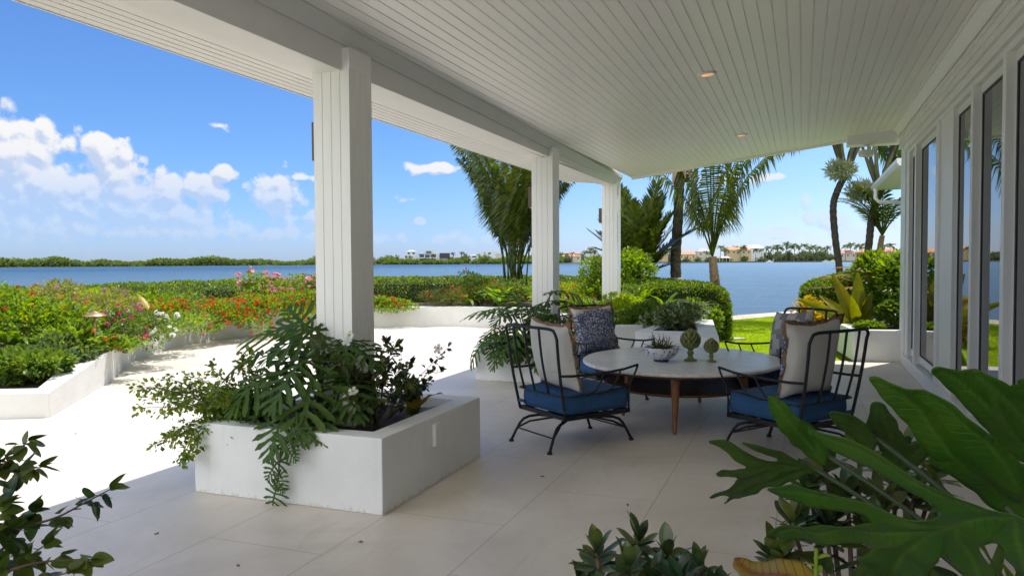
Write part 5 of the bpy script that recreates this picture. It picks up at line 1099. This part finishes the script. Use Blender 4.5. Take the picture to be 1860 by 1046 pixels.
# ------------------------------------------------------------------ foreground plants
FG = [('A',[[0.2434, 1.1299, 1.1713], [0.7403, -0.6124, 0.2772], [-0.6249, -0.4748, 0.6198], [-0.248, -0.6321, -0.7342]],[[(-0.3455, 0.0449, 0.0141), (-0.2854, 0.0475, 0.0186), (-0.2311, 0.0336, 0.0203), (-0.1892, 0.0089, 0.0198), (-0.1479, -0.0174, 0.0187), (-0.0915, -0.0307, 0.0209), (-0.0374, -0.016, 0.0228), (0.0145, -0.0025, 0.0163)], [(-0.5045, -0.1295, 0.0153), (-0.4047, -0.0951, 0.0219), (-0.3015, -0.0721, 0.0246), (-0.2148, -0.0616, 0.0264), (-0.1483, -0.0527, 0.0251), (-0.0741, -0.0275, 0.0235)], [(-0.3957, -0.313, 0.0351), (-0.2981, -0.1942, 0.043), (-0.2088, -0.1052, 0.0298), (-0.1171, -0.0457, 0.0183)], [(-0.1685, -0.2411, 0.0165), (-0.1265, -0.1409, 0.0195), (-0.1106, -0.0801, 0.019), (-0.0839, -0.0333, 0.0178)], [(-0.1322, 0.202, 0.0102), (-0.1107, 0.1781, 0.015), (-0.0953, 0.145, 0.0178), (-0.08, 0.1122, 0.0177), (-0.0624, 0.0744, 0.0156), (-0.0482, 0.0318, 0.017), (-0.022, -0.0, 0.0224)], [(-0.0633, -0.1571, 0.009), (-0.0351, -0.1029, 0.0116), (-0.0145, -0.0526, 0.0141), (0.0101, -0.0102, 0.0164)]]),
('B',[[0.2956, 1.2989, 1.1494], [0.8354, -0.4972, 0.2343], [-0.5047, -0.5254, 0.685], [-0.2175, -0.6905, -0.6899]],[[(-0.0692, 0.2753, 0.0106), (-0.0558, 0.2439, 0.0167), (-0.0472, 0.2057, 0.0207), (-0.0434, 0.1498, 0.0223), (-0.0373, 0.0974, 0.0225), (-0.0281, 0.0437, 0.0208), (-0.0194, -0.0055, 0.0223), (0.0083, -0.0217, 0.0251)], [(-0.0661, 0.0939, 0.0121), (-0.0402, 0.0976, 0.0157)], [(-0.0226, 0.2385, 0.0074), (-0.0071, 0.2098, 0.0133), (0.0032, 0.1698, 0.0155), (0.0137, 0.1293, 0.0149), (0.0169, 0.0837, 0.0136), (0.0155, 0.0319, 0.0185)], [(0.0564, 0.0615, 0.0178), (0.0304, 0.0211, 0.0244), (0.007, -0.0108, 0.0251)]]),
('C',[[0.3561, 1.516, 1.184], [0.9267, -0.3437, 0.1523], [-0.3307, -0.5526, 0.765], [-0.1787, -0.7593, -0.6257]],[[(-0.0883, 0.182, 0.0101), (-0.0638, 0.1569, 0.0172), (-0.0408, 0.1191, 0.0215), (-0.0231, 0.0709, 0.0223), (-0.0092, 0.0165, 0.0226), (0.0082, -0.0221, 0.0219)], [(-0.0364, 0.1674, 0.0098), (-0.0177, 0.1407, 0.0158), (0.0004, 0.0961, 0.0205), (0.0172, 0.0271, 0.0215)], [(-0.0202, 0.1434, 0.007), (-0.0218, 0.092, 0.0143), (-0.0132, 0.0275, 0.0174), (0.001, -0.0111, 0.0219)], [(0.0256, 0.15, 0.0048), (0.039, 0.1293, 0.0089), (0.0517, 0.0886, 0.0138)]]),
('D',[[0.0025, 1.5922, 1.0959], [0.9598, -0.2389, 0.1473], [-0.2775, -0.7295, 0.6251], [-0.0419, -0.6409, -0.7665]],[[(-0.1515, 0.0912, 0.0051), (-0.1256, 0.0833, 0.0111), (-0.1036, 0.0465, 0.0154), (-0.0742, 0.0047, 0.0173), (-0.0359, -0.0093, 0.0163), (0.015, -0.0045, 0.0105)], [(-0.1883, -0.0498, 0.0064), (-0.1615, -0.0343, 0.0099), (-0.1202, -0.0144, 0.0097), (-0.0701, -0.0094, 0.013)], [(-0.2589, -0.1851, 0.0039), (-0.2018, -0.1395, 0.0105), (-0.1378, -0.0791, 0.0146), (-0.0762, -0.0285, 0.0149)], [(-0.2401, -0.2241, 0.0025), (-0.2009, -0.178, 0.0048), (-0.1444, -0.126, 0.0093), (-0.0829, -0.0775, 0.0098), (-0.0274, -0.0374, 0.0086), (0.0084, -0.0137, 0.0059)], [(-0.0841, 0.0908, 0.0033), (-0.0605, 0.0857, 0.0083), (-0.0346, 0.0631, 0.0116), (-0.0152, 0.0182, 0.0118), (0.0122, -0.0, 0.0092)]]),
('E',[[0.0327, 1.5514, 1.1295], [0.9897, -0.095, 0.1071], [-0.1432, -0.6612, 0.7364], [0.0009, -0.7441, -0.668]],[[(-0.06, 0.1683, 0.0054), (-0.0492, 0.143, 0.0117), (-0.0351, 0.1011, 0.0165), (-0.0202, 0.048, 0.0168), (-0.0067, 0.0069, 0.0114), (0.0041, -0.0281, 0.0049)], [(-0.0102, 0.0939, 0.0047), (-0.0006, 0.0544, 0.0087), (0.0009, 0.0069, 0.0081)]]),
('F',[[0.1194, 1.5325, 1.1731], [0.989, -0.109, 0.1001], [-0.1452, -0.5831, 0.7993], [-0.0287, -0.8051, -0.5925]],[[(-0.0533, 0.0661, 0.0086), (-0.0377, 0.0518, 0.0156), (-0.0222, 0.0289, 0.0172), (-0.0077, -0.0058, 0.0118), (-0.0039, -0.0412, 0.0048)]]),
('G',[[0.1695, 1.6032, 1.1205], [0.9867, -0.1154, 0.1144], [-0.1604, -0.5785, 0.7998], [-0.0261, -0.8075, -0.5893]],[[(-0.0132, 0.1399, 0.007), (-0.0084, 0.1004, 0.0134), (-0.004, 0.054, 0.0168), (0.0011, 0.0121, 0.0162), (0.0014, -0.0246, 0.0057)], [(-0.0196, 0.1457, 0.0062), (-0.0244, 0.1009, 0.0103), (-0.016, 0.06, 0.008)], [(0.0537, 0.0472, 0.0063), (0.0384, 0.0298, 0.0119), (0.0187, 0.0061, 0.0137), (0.0014, -0.0246, 0.0066)]]),
('croton',[[-0.0392, 1.1994, 1.0359], [0.8456, -0.4487, 0.2893], [0.3062, 0.8515, 0.4256], [-0.4373, -0.2713, 0.8574]],[[(-0.0791, 0.027, 0.001), (-0.0625, 0.0121, 0.0074), (-0.0317, -0.0047, 0.0144), (0.0056, -0.0137, 0.0198), (0.0442, -0.0221, 0.0192), (0.0885, -0.0341, 0.0149)]]),
]
labs = {'A': ('foreground', 'sel2'), }
e = empty('philodendron', (.45, 1.2, .78), 'huge glossy philodendron leaves filling the lower right corner', 'philodendron'); st = MB()
by = {}
for nm, frm, lobes in FG: by[nm] = (frm, [[(p[0], p[1], p[2]*{'A': 1.15, 'D': 1.05, 'E': 1.1}.get(nm, 1.0)) for p in L_] for L_ in lobes])
def put_leaf(nm, parent, m, step, fold=.28, curl=.25, vw=.006):
    frm, lobes = by[nm]; o_, ex, ey, n_ = [np.array(v) for v in frm]; b = MB(); v, q, a = sdf_leaf(b, lobes, step, fold, vw=vw, soft=.008)
    x, y = v[:, 0], v[:, 1]; z = v[:, 2]-curl*(x*x+y*y)*.6; w_ = o_+x[:, None]*ex+y[:, None]*ey+z[:, None]*n_-np.array(parent.location); b.add(w_, q); b.attr = a.tolist(); b.attr2 = b.along.tolist(); o = b.build('leaf', Gm[m] if m in Gm else m, parent, True); so_ = o.modifiers.new('thick', 'SOLIDIFY'); so_.thickness = .0012; return o_
for nm, m in (('A', 'sel2'), ('B', 'sel2'), ('C', 'sel2'), ('D', 'sel'), ('E', 'sel2'), ('F', 'sel'), ('G', 'sel')):
    o_ = put_leaf(nm, e, m, .0055 if nm in 'ABC' else .0045)
    P_ = [np.zeros(3), (np.array(o_)-np.array(e.location))*.55+np.array([.05, 0, .03]), np.array(o_)-np.array(e.location)-.012*np.array(by[nm][0][3])]
    st.tube([tuple(p) for p in smoothline([tuple(p) for p in P_], 5)], .0045, 8)
st.build('stalks', mat('dark_stalk', (.03, .05, .015), .6), e, True)
e = empty('croton', (.0, 1.2, .75), 'yellow and red croton leaf at the bottom edge left of the philodendron', 'plant'); put_leaf('croton', e, 'croton', .005)
def rosettes(name, label, loc, tops, m, size, n=11, tmpl=FINE_OVAL, base=(0, 0, 0)):
    e = empty(name, loc, label, 'shrub'); b = MB(); st = MB()
    for tp in tops:
        tp = np.array(tp, float); ax = np.array([tp[0]*.5, tp[1]*.3, 1.]); ax /= np.linalg.norm(ax); k = rng.uniform(0, 6)
        for ring, (nn, el_, zz_) in enumerate([(4, 1.15, .0), (6, .65, -.012), (7, .15, -.03), (6, -.3, -.055)]):
            for i in range(nn):
                a = 2*PI*i/nn+k+ring*.5+rng.uniform(-.25, .25); el2 = el_+rng.uniform(-.2, .2); d = np.array([math.cos(a)*math.cos(el2), math.sin(a)*math.cos(el2), math.sin(el2)])
                scatter(b, tmpl, (tp+np.array([0, 0, zz_]))[None, :], d[None, :], np.array([size*rng.uniform(.7, 1.15)]), roll=.35)
        st.tube([base, tuple(tp*.6+np.array([0, 0, -.02])), tuple(tp)], [.009, .006, .004], 7)
    b.build('foliage', m, e, True); st.build('stems', TWIG, e, True); return e
PIT = leafmat('leaf_leathery', [(.010, .035, .018), (.018, .052, .024), (.028, .072, .030)], .12, .30, spec=.5)
c0 = (-.30, 1.45, .46)
T1 = [(-0.007, 0.072, 0.469), (-0.075, -0.008, 0.466), (0.048, 0.092, 0.438), (0.114, 0.063, 0.432), (-0.0, -0.065, 0.466), (-0.092, 0.089, 0.376), (0.094, -0.051, 0.453), (0.028, 0.029, 0.406), (-0.098, -0.019, 0.39), (0.145, 0.073, 0.389)]
T2 = [(-0.068, 0.103, 0.537), (0.004, 0.184, 0.548), (0.081, 0.265, 0.495), (-0.102, 0.088, 0.488), (-0.025, 0.064, 0.49), (0.047, 0.144, 0.45), (-0.136, 0.02, 0.432), (-0.069, 0.045, 0.419), (0.123, 0.226, 0.459), (0.178, 0.303, 0.508), (0.016, 0.024, 0.425), (0.124, 0.065, 0.412), (-0.169, 0.005, 0.36), (0.111, 0.332, 0.535)]
rosettes('pittosporum', 'dark green shrub with oval leathery leaves at the bottom centre', c0, T1, PIT, .064)
c1 = (.12, 1.72, .50)
rosettes('pittosporum', 'dark leathery leaved shrub behind the huge philodendron leaves', c1, T2, PIT, .075)
e = empty('grassy_plant', (.52, 1.9, .5), 'thin upright stems with narrow leaves behind the philodendron on the right', 'plant'); b = MB()
for i in range(26):
    a = rng.uniform(0, 2*PI); q = (rng.uniform(-.14, .2), rng.uniform(-.1, .2), rng.uniform(0, .25)); blade_v(b, q, (math.cos(a)*.5, math.sin(a)*.5, 1), rng.uniform(.25, .42), .02, .5, 6)
b.build('leaves', Gm['mid'], e, True)
e = empty('sprout', (.02, 1.10, .86), 'small pale green leafy sprout beside the croton leaf', 'plant'); b = MB()
for i in range(14): a = i*2.4; z = .08+.012*i; scatter(b, LEAF, np.array([[0, 0, z]]), np.array([[math.cos(a), math.sin(a), .5]]), np.array([.036-.0012*i]), roll=.3)
b.tube([(0, 0, -.1), (0, 0, .25)], .003, 6); b.build('leaves', leafmat('leaf_pale', [(.18, .28, .03), (.26, .36, .06)], .4), e, True)
# round leaved shrub at the lower left
c2 = (-2.35, .75, .45)
BRL = [[(0.25, 0.25, 0.02), (0.166, 0.422, 0.204), (0.389, 0.533, 0.346), (0.486, 0.593, 0.379), (0.559, 0.643, 0.4), (0.607, 0.683, 0.429), (0.657, 0.725, 0.461)], [(0.25, 0.25, 0.02), (0.23, 0.447, 0.231), (0.401, 0.553, 0.382), (0.446, 0.609, 0.455), (0.441, 0.645, 0.517)], [(0.25, 0.25, 0.02), (0.118, 0.514, 0.303), (0.272, 0.613, 0.436), (0.321, 0.67, 0.5), (0.359, 0.722, 0.566)], [(0.25, 0.25, 0.02), (0.118, 0.516, 0.375), (0.272, 0.614, 0.465), (0.335, 0.675, 0.492), (0.395, 0.733, 0.493)], [(0.25, 0.25, 0.02), (0.342, 0.383, 0.248), (0.552, 0.501, 0.311), (0.62, 0.563, 0.324), (0.698, 0.628, 0.317)], [(0.25, 0.25, 0.02), (0.287, 0.412, 0.159), (0.494, 0.513, 0.271), (0.553, 0.555, 0.317), (0.589, 0.588, 0.352)], [(0.25, 0.25, 0.02), (0.295, 0.471, 0.203), (0.453, 0.571, 0.326), (0.46, 0.611, 0.356), (0.468, 0.651, 0.402)], [(0.25, 0.25, 0.02), (0.403, 0.404, 0.182), (0.569, 0.487, 0.252), (0.626, 0.528, 0.284), (0.685, 0.569, 0.303)], [(0.25, 0.25, 0.02), (0.051, 0.488, 0.303), (0.19, 0.582, 0.437), (0.265, 0.648, 0.485), (0.302, 0.699, 0.521)], [(0.25, 0.25, 0.02), (0.403, 0.406, 0.247), (0.527, 0.492, 0.311), (0.531, 0.53, 0.338), (0.511, 0.56, 0.393)], [(0.25, 0.25, 0.02), (0.342, 0.383, 0.248), (0.453, 0.465, 0.351), (0.493, 0.518, 0.405), (0.485, 0.552, 0.448)]]
branchy('round_leaved_shrub', 'round leaved shrub reaching into the lower left corner', 'shrub', c2, BRL, leafmat('leaf_round_dark', [(.012, .04, .012), (.022, .065, .016), (.04, .10, .018)], .3, .35), .050, 26, FINE_ROUND, droop=.25)

for i, (x, y, lb) in enumerate([(-3.9, 3.3, 'curled brown leaf on the floor left of the nearest planter'), (-3.35, 3.2, 'small dark leaf on the floor in front of the nearest planter'), (-2.6, 3.0, 'dark dry leaf on the floor near the front corner of the nearest planter'), (-2.2, 3.5, 'tiny leaf on the floor right of the nearest planter corner'), (-1.0, 4.6, 'dry leaf on the floor in front of the table'), (-1.7, 5.0, 'tiny dry leaf near the foot of the left chair'), (-4.6, 5.8, 'dark leaf lying on the sunlit floor beyond the nearest planter'), (-5.6, 7.0, 'small leaf on the sunlit floor in the middle of the terrace'), (-6.0, 4.9, 'small dark leaf on the sunlit floor near the bed wall corner')]):
    e = empty('fallen_leaf', (x, y, .003), lb, 'leaf', 'fallen leaves on the terrace', i*1.3); b = MB(); blade_v(b, (0, 0, 0), (1, 0, .15), .026, .012, .3, 5); b.build('blade', mat('dry_leaf', (.08, .045, .02), .8), e)
# ------------------------------------------------------------------ the far side of the lagoon
FD, RD = Vector((-.3559, .9345, 0)), Vector((.9345, .3559, 0))
def SH(px, dep=800., z=-.8): # a point on the far shore, px = hundredths of the bearing scale
    p = FD*dep+RD*((px-930)/1385*dep); return Vector((p.x, p.y, z))
K = 800/1385
LAND2 = mat('far_land', (.10, .13, .04), .95, noise=(.05, .5, (.20, .19, .10))); SEAW = mat('far_seawall', (.10, .09, .075), .95)
b = MB(); f_ = [SH(px, d) for px, d in ((-700, 560), (-100, 610), (300, 690), (600, 780))]; k_ = [SH(px, d+300) for px, d in ((-700, 560), (-100, 610), (300, 690), (600, 780))]
b.prism([(p.x, p.y) for p in f_+k_[::-1]], -2, -.3); tag(b.build('mangrove_shore', LAND2), kind='structure')
b = MB(); f_ = [SH(px, d) for px, d in ((560, 835), (700, 800), (1010, 800), (1900, 800), (2600, 760))]; k_ = [SH(px, 1300) for px in (560, 1010, 1900, 2600)]
b.prism([(p.x, p.y) for p in f_+k_[::-1]], -2, .2); tag(b.build('far_shore', LAND2), kind='structure')
b = MB()
for px in range(1190, 2000, 40): a, c = SH(px, 799.4), SH(px+40, 799.4); b.add([(a.x, a.y, -1), (c.x, c.y, -1), (c.x, c.y, .5), (a.x, a.y, .5), (a.x+FD.x*1.2, a.y+FD.y*1.2, .5), (c.x+FD.x*1.2, c.y+FD.y*1.2, .5)], [(0, 1, 2, 3), (3, 2, 5, 4)])
tag(b.build('far_seawall', SEAW), kind='structure')
MANG = leafmat('mangrove_leaf', [(.06, .11, .02), (.10, .16, .02), (.13, .20, .03)], .3, .6); FARG = leafmat('far_tree_leaf', [(.025, .06, .02), (.05, .10, .03), (.08, .13, .04)], .25, .6); FARD = mat('far_tree_core', (.03, .05, .015), .95)
def crowns(name, lst, m, per=90, leaf=1.5):
    b = MB(); c = MB()
    for (p, rx, h) in lst:
        d = rdir(per, .25); q = np.array(p)+np.array([0, 0, h*.45])+d*np.array([rx, rx, h*.55])*rng.uniform(.8, 1.1, (per, 1)); q[:, 2] = np.maximum(q[:, 2], -.7)
        scatter(b, LEAF4, q, d+rng.normal(0, .5, (per, 3)), leaf*rng.uniform(.7, 1.5, per)*1.2)
        c.lathe([(rx*.5, -.3), (rx*.85, h*.25), (rx*.8, h*.6), (rx*.4, h*.9), (.05, h*.93)], 8, tuple(p))
    o = b.build(name, m); tag(o, kind='stuff'); o2 = c.build('inner_branches', FARD, o); return o
L = []
for i in range(560):
    px = rng.uniform(-420, 596); dep = np.interp(px, [-700, -100, 300, 600], [560, 610, 690, 780])+4+rng.uniform(0, 1)**2*60
    hh = (4.6+1.6*math.sin(px*.021)+1.0*math.sin(px*.067+1)+rng.uniform(-1, 1.2))*np.interp(px, [0, 350, 600], [1.0, 1.05, .80]); p = SH(px, dep); L.append(((p.x, p.y, -.6), rng.uniform(2.5, 5.5), hh))
crowns('mangrove_trees', L, MANG)
L = []
for i in range(210):
    px = rng.uniform(560, 1020); p = SH(px, 803+rng.uniform(0, 60)); L.append(((p.x, p.y, 0), rng.uniform(2.5, 5), rng.uniform(3, 6.0) if rng.uniform() < .8 else rng.uniform(6, 9)))
for i in range(70):
    px = rng.uniform(700, 1005); p = SH(px, 802); L.append(((p.x, p.y, -.4), rng.uniform(3, 5), rng.uniform(2.2, 4)))
crowns('shore_shrubs', L, MANG, 80)
L = []
for i in range(330):
    px = rng.uniform(1015, 1850); dens = .8 if 1225 < px < 1372 else 1
    if rng.uniform() > dens: continue
    p = SH(px, 806+rng.uniform(0, 90)); h_ = rng.uniform(4, 9.5) if not 1225 < px < 1372 else rng.uniform(2.5, 6); L.append(((p.x, p.y, .2), rng.uniform(2.5, 5.5), h_*(1.2 if 1385 < px < 1500 or px < 1090 else .9)))
crowns('shore_trees', L, FARG, 70)
# palms on the far shore one can tell apart
def far_palm(seed):
    e = empty('shore_palm', (0, 0, 0), 'x', 'palm'); R4 = np.random.default_rng(seed); b = MB(); h = 12; b.tube([(0, 0, 0), (.3, 0, h*.5), (.6, .2, h)], [.32, .25, .2], 6); b.build('trunk', BARK, e); b = MB()
    for i in range(15): frond_v(b, (.6, .2, h), R4.uniform(0, 2*PI), R4.uniform(-.1, 1.3), R4.uniform(4, 5.2), R4.uniform(1.2, 2.0), 12, 2.2, .5, .3, .8, 1, .1, .08, .3)
    b.build('fronds', FARG, e); return e
protos = [far_palm(s) for s in (1, 2, 3)]
pxs = [(1072, 1.05), (1064, .9), (1081, .95), (1040, .75), (1030, .7), (1201, .9), (1216, .85), (1244, .7), (1282, .8), (1290, .7), (1309, 1.2), (1316, 1.05), (1336, 1.15), (1345, .95), (1350, 1.2), (1372, .95), (1384, .95), (1396, 1.15), (1404, 1.05), (1411, 1.25), (1419, 1.1), (1428, 1.4), (1436, 1.2), (1443, 1.3), (1452, 1.15), (1460, 1.3), (1469, 1.1), (1478, 1.2), (1487, 1.1), (1494, 1.0), (1503, 1.1), (1536, 1.2), (1545, 1.35), (1554, 1.2), (1565, 1.3), (1573, 1.1), (1606, 1.2), (1617, 1.3), (840, .85), (824, .8), (784, .6), (747, .55), (846, .7)]
for i, (px, s) in enumerate(pxs):
    o = protos[i] if i < 3 else copy_tree(protos[i % 3]); p = SH(px, 802.5+(i*7 % 5)*4, .1); o.location = p; o.rotation_euler = (0, 0, i*1.7); o.scale = (s*.9, s*.9, s*1.02)
    o['group'] = 'palms along the far shore'; o['label'] = 'small distant coconut palm standing on the far shore of the lagoon'
# houses: every one a thing, front faces the water
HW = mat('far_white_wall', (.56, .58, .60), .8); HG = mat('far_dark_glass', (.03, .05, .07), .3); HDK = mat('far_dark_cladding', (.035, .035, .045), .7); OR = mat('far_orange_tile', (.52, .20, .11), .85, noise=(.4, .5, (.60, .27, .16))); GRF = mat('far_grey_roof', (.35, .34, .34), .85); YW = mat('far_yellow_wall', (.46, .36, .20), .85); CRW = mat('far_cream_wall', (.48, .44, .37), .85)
def bld(label, px, dep, group=None, name='waterfront_house'):
    e = empty(name, SH(px, dep, 0), label, 'house', group, math.atan2(RD.y, RD.x)); return e
def U(px, c): return (px-c)*K
def bx(e, nm, m, x0, x1, z0, z1, y0=0, y1=9, c=0): b = MB(); b.box(x0, x1, y0, y1, z0, z1); return b.build(nm, m, e)
def hip(e, m, x0, x1, z0, z1, y0=-.8, y1=10, par=None, ov=.8):
    b = MB(); w_ = x1-x0+2*ov; r = min(w_, y1-y0)/2*.9; a, c = x0-ov, x1+ov; ym = (y0+y1)/2; b.add([(a, y0, z0), (c, y0, z0), (c, y1, z0), (a, y1, z0), (a+r, ym, z1), (c-r, ym, z1)], [(0, 1, 5, 4), (1, 2, 5), (2, 3, 4, 5), (3, 0, 4), (3, 2, 1, 0)]); return b.build('roof', m, e)
def win(e, x0, x1, z0, z1, y=-.12): b = MB(); b.box(x0, x1, y, .05, z0, z1); return b.build('window', HG, e)
S_ = K
def zz(y, base=476.5): return (base-y)*K-.6
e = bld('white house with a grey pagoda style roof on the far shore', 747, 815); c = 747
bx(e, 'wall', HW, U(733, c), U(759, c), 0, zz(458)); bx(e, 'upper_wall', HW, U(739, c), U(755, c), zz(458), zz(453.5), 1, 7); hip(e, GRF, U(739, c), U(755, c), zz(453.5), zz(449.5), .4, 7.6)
for a in (741, 750): win(e, U(a, c), U(a+3.5, c), zz(457.3), zz(454.5), .9)
for a in (736, 743): win(e, U(a, c), U(a+4, c), zz(464.5), zz(460.5))
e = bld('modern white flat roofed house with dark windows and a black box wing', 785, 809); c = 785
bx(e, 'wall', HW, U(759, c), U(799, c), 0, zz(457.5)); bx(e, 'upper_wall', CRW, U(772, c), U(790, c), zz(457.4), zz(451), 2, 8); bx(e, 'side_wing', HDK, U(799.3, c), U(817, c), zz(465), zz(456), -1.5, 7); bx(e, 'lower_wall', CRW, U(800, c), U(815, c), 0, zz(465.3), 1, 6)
for a, w_, y0, y1 in ((762.5, 8, 463.8, 458.6), (784, 8, 463.8, 458.6), (762.5, 8, 472, 466.5), (784, 8, 472, 466.5), (772.5, 8, 472, 459.5), (774.5, 9, 456, 452.6)): win(e, U(a, c), U(a+w_, c), zz(y0), zz(y1), -.12 if y1 > 457 else 1.9)
for a in (760.5, 771, 781.5, 793): bx(e, 'pillar', HW, U(a, c), U(a+1.3, c), 0, zz(457.6), -1.8, -.2)
bx(e, 'balcony', HW, U(759, c), U(794, c), zz(465.4), zz(464.4), -2.0, -.13); bx(e, 'canopy', HW, U(759, c), U(794, c), zz(457.5), zz(456.8), -2.2, 1)
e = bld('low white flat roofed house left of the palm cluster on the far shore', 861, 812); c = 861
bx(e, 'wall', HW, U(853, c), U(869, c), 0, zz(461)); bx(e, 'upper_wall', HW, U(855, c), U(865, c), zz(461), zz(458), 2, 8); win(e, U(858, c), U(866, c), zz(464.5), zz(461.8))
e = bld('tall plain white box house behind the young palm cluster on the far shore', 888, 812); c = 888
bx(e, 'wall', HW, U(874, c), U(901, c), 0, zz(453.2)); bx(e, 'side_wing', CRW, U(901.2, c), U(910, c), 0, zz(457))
win(e, U(887, c), U(892, c), zz(458.5), zz(455.5)); win(e, U(879, c), U(881, c), zz(457), zz(455))
e = empty('boathouse', SH(817, 801, 0), 'small low white boathouse at the water edge of the far shore', 'boathouse', None, math.atan2(RD.y, RD.x)); bx(e, 'wall', HW, -3.8, 3.8, -.6, 1.3, 0, 5); bx(e, 'roof', GRF, -4.1, 4.1, 1.31, 1.6, -.3, 5.3)
def orange(label, c, x0, x1, ye, yr, m=YW, wins=3, rm=OR, dep=812, tower=None):
    e = bld(label, c, dep); bx(e, 'wall', m, U(x0, c), U(x1, c), 0, zz(ye)); hip(e, rm, U(x0, c), U(x1, c), zz(ye), zz(yr))
    for k in range(wins):
        a = x0+(x1-x0)*(k+.5)/wins; win(e, U(a-1.2, c), U(a+1.2, c), zz(ye+6), zz(ye+2.5))
    if tower: bx(e, 'tower', m, U(tower[0], c), U(tower[1], c), zz(ye+2), zz(tower[2]), 1, 5); hip(e, rm, U(tower[0], c), U(tower[1], c), zz(tower[2]), zz(tower[2]-2), .5, 5.5, ov=.4)
    return e
orange('orange roofed house with a little tower between the middle and farthest columns', 1038, 1021, 1056, 463, 458.5, CRW, 3, OR, 815, (1047, 1055, 458))
e = bld('white house with a grey upper storey left of the farthest column', 1073, 822); c = 1073; bx(e, 'wall', HW, U(1062, c), U(1086, c), 0, zz(452)); bx(e, 'upper_wall', GRF, U(1069, c), U(1083, c), zz(452), zz(446), 1, 7); win(e, U(1065, c), U(1075, c), zz(458), zz(455))
orange('small yellow house with orange roof seen left of the tall palm trunk', 1203, 1192, 1214, 456, 451.5, YW, 2)
orange('long low orange roofed house between the tall trunk and the young palm', 1249, 1233, 1265, 461, 455, YW, 3, OR, 808)
orange('house with a wide grey roof behind the young coconut palm', 1279, 1266, 1292, 456, 449, CRW, 2, GRF, 830)
orange('large two storey yellow house with orange roof on the far shore', 1342, 1319, 1365, 453.5, 447.5, YW, 5, OR, 812)
orange('white roofed house just behind the large yellow house', 1370, 1352, 1388, 450, 443.5, HW, 3, HW, 840)
e = empty('beach_pavilion', SH(1316, 803, 0), 'cream beach pavilion at the left end of the large yellow house', 'pavilion', None, math.atan2(RD.y, RD.x)); hip(e, CRW, -6, 6, 4.2, 6.2, -1, 6)
for a in (-5.4, -1.8, 1.8, 5.4): bx(e, 'post', CRW, a-.25, a+.25, -.2, 4.2, -.5, 0)
orange('pink roofed house right of the row of palms on the far shore', 1540, 1524, 1556, 461, 455, CRW, 3, mat('far_pink_tile', (.50, .24, .18), .85), 815)
orange('orange roofed house seen between the leaning palm trunks', 1578, 1562, 1594, 459, 453, YW, 3, OR, 822)
orange('orange roofed house at the right end of the far shore', 1615, 1600, 1632, 458, 452, CRW, 3, OR, 822)
def boat(label, px, dep, L_, hullm, cabm):
    e = empty('motor_boat', SH(px, dep, -.75), label, 'boat', 'boats at the far shore', math.atan2(RD.y, RD.x)); b = MB(); n = 8; v = []
    for i in range(n+1):
        t = i/n; w_ = 1.1*(1-max(0, t-.55)**2*4.6); v += [(-L_/2+L_*t, -w_, 1.0+.35*t), (-L_/2+L_*t*.97, -w_*.75, 0), (-L_/2+L_*t*.97, w_*.75, 0), (-L_/2+L_*t, w_, 1.0+.35*t)]
    b.add(v, [(4*i+k, 4*i+(k+1) % 4, 4*i+4+(k+1) % 4, 4*i+4+k) for i in range(n) for k in range(4)]+[(0, 1, 2, 3), (4*n+3, 4*n+2, 4*n+1, 4*n)]); b.build('hull', hullm, e)
    b = MB(); b.prism([(-L_*.2, -.7), (L_*.12, -.7), (L_*.12, .7), (-L_*.2, .7)], 1.1, 2.3); b.build('cabin', cabm, e, bevel=.1)
BY = mat('boat_yellow', (.6, .42, .05), .5)
boat('small white motor boat moored in front of the row of palms', 1398, 796, 8, HW, HW); boat('boat with a yellow canopy on the lift left of the leaning trunk', 1513, 797, 8, HW, BY); boat('white boat with a pale cabin beside the yellow one', 1500, 797, 7, HW, GRF)
e = empty('mooring_buoy', SH(456, 420, -.8), 'tiny pale mooring buoy floating on the lagoon at the left', 'buoy'); b = MB(); b.lathe([(.05, -.1), (.35, .1), (.42, .35), (.3, .6), (.08, .72)], 12); b.build('float', mat('buoy_pink', (.75, .45, .5), .5), e, True)
b = MB(); b.tube([(0, 0, .7), (0, 0, 1.1)], .04, 6); b.build('mast', mat('buoy_pink', (0, 0, 0)), e)
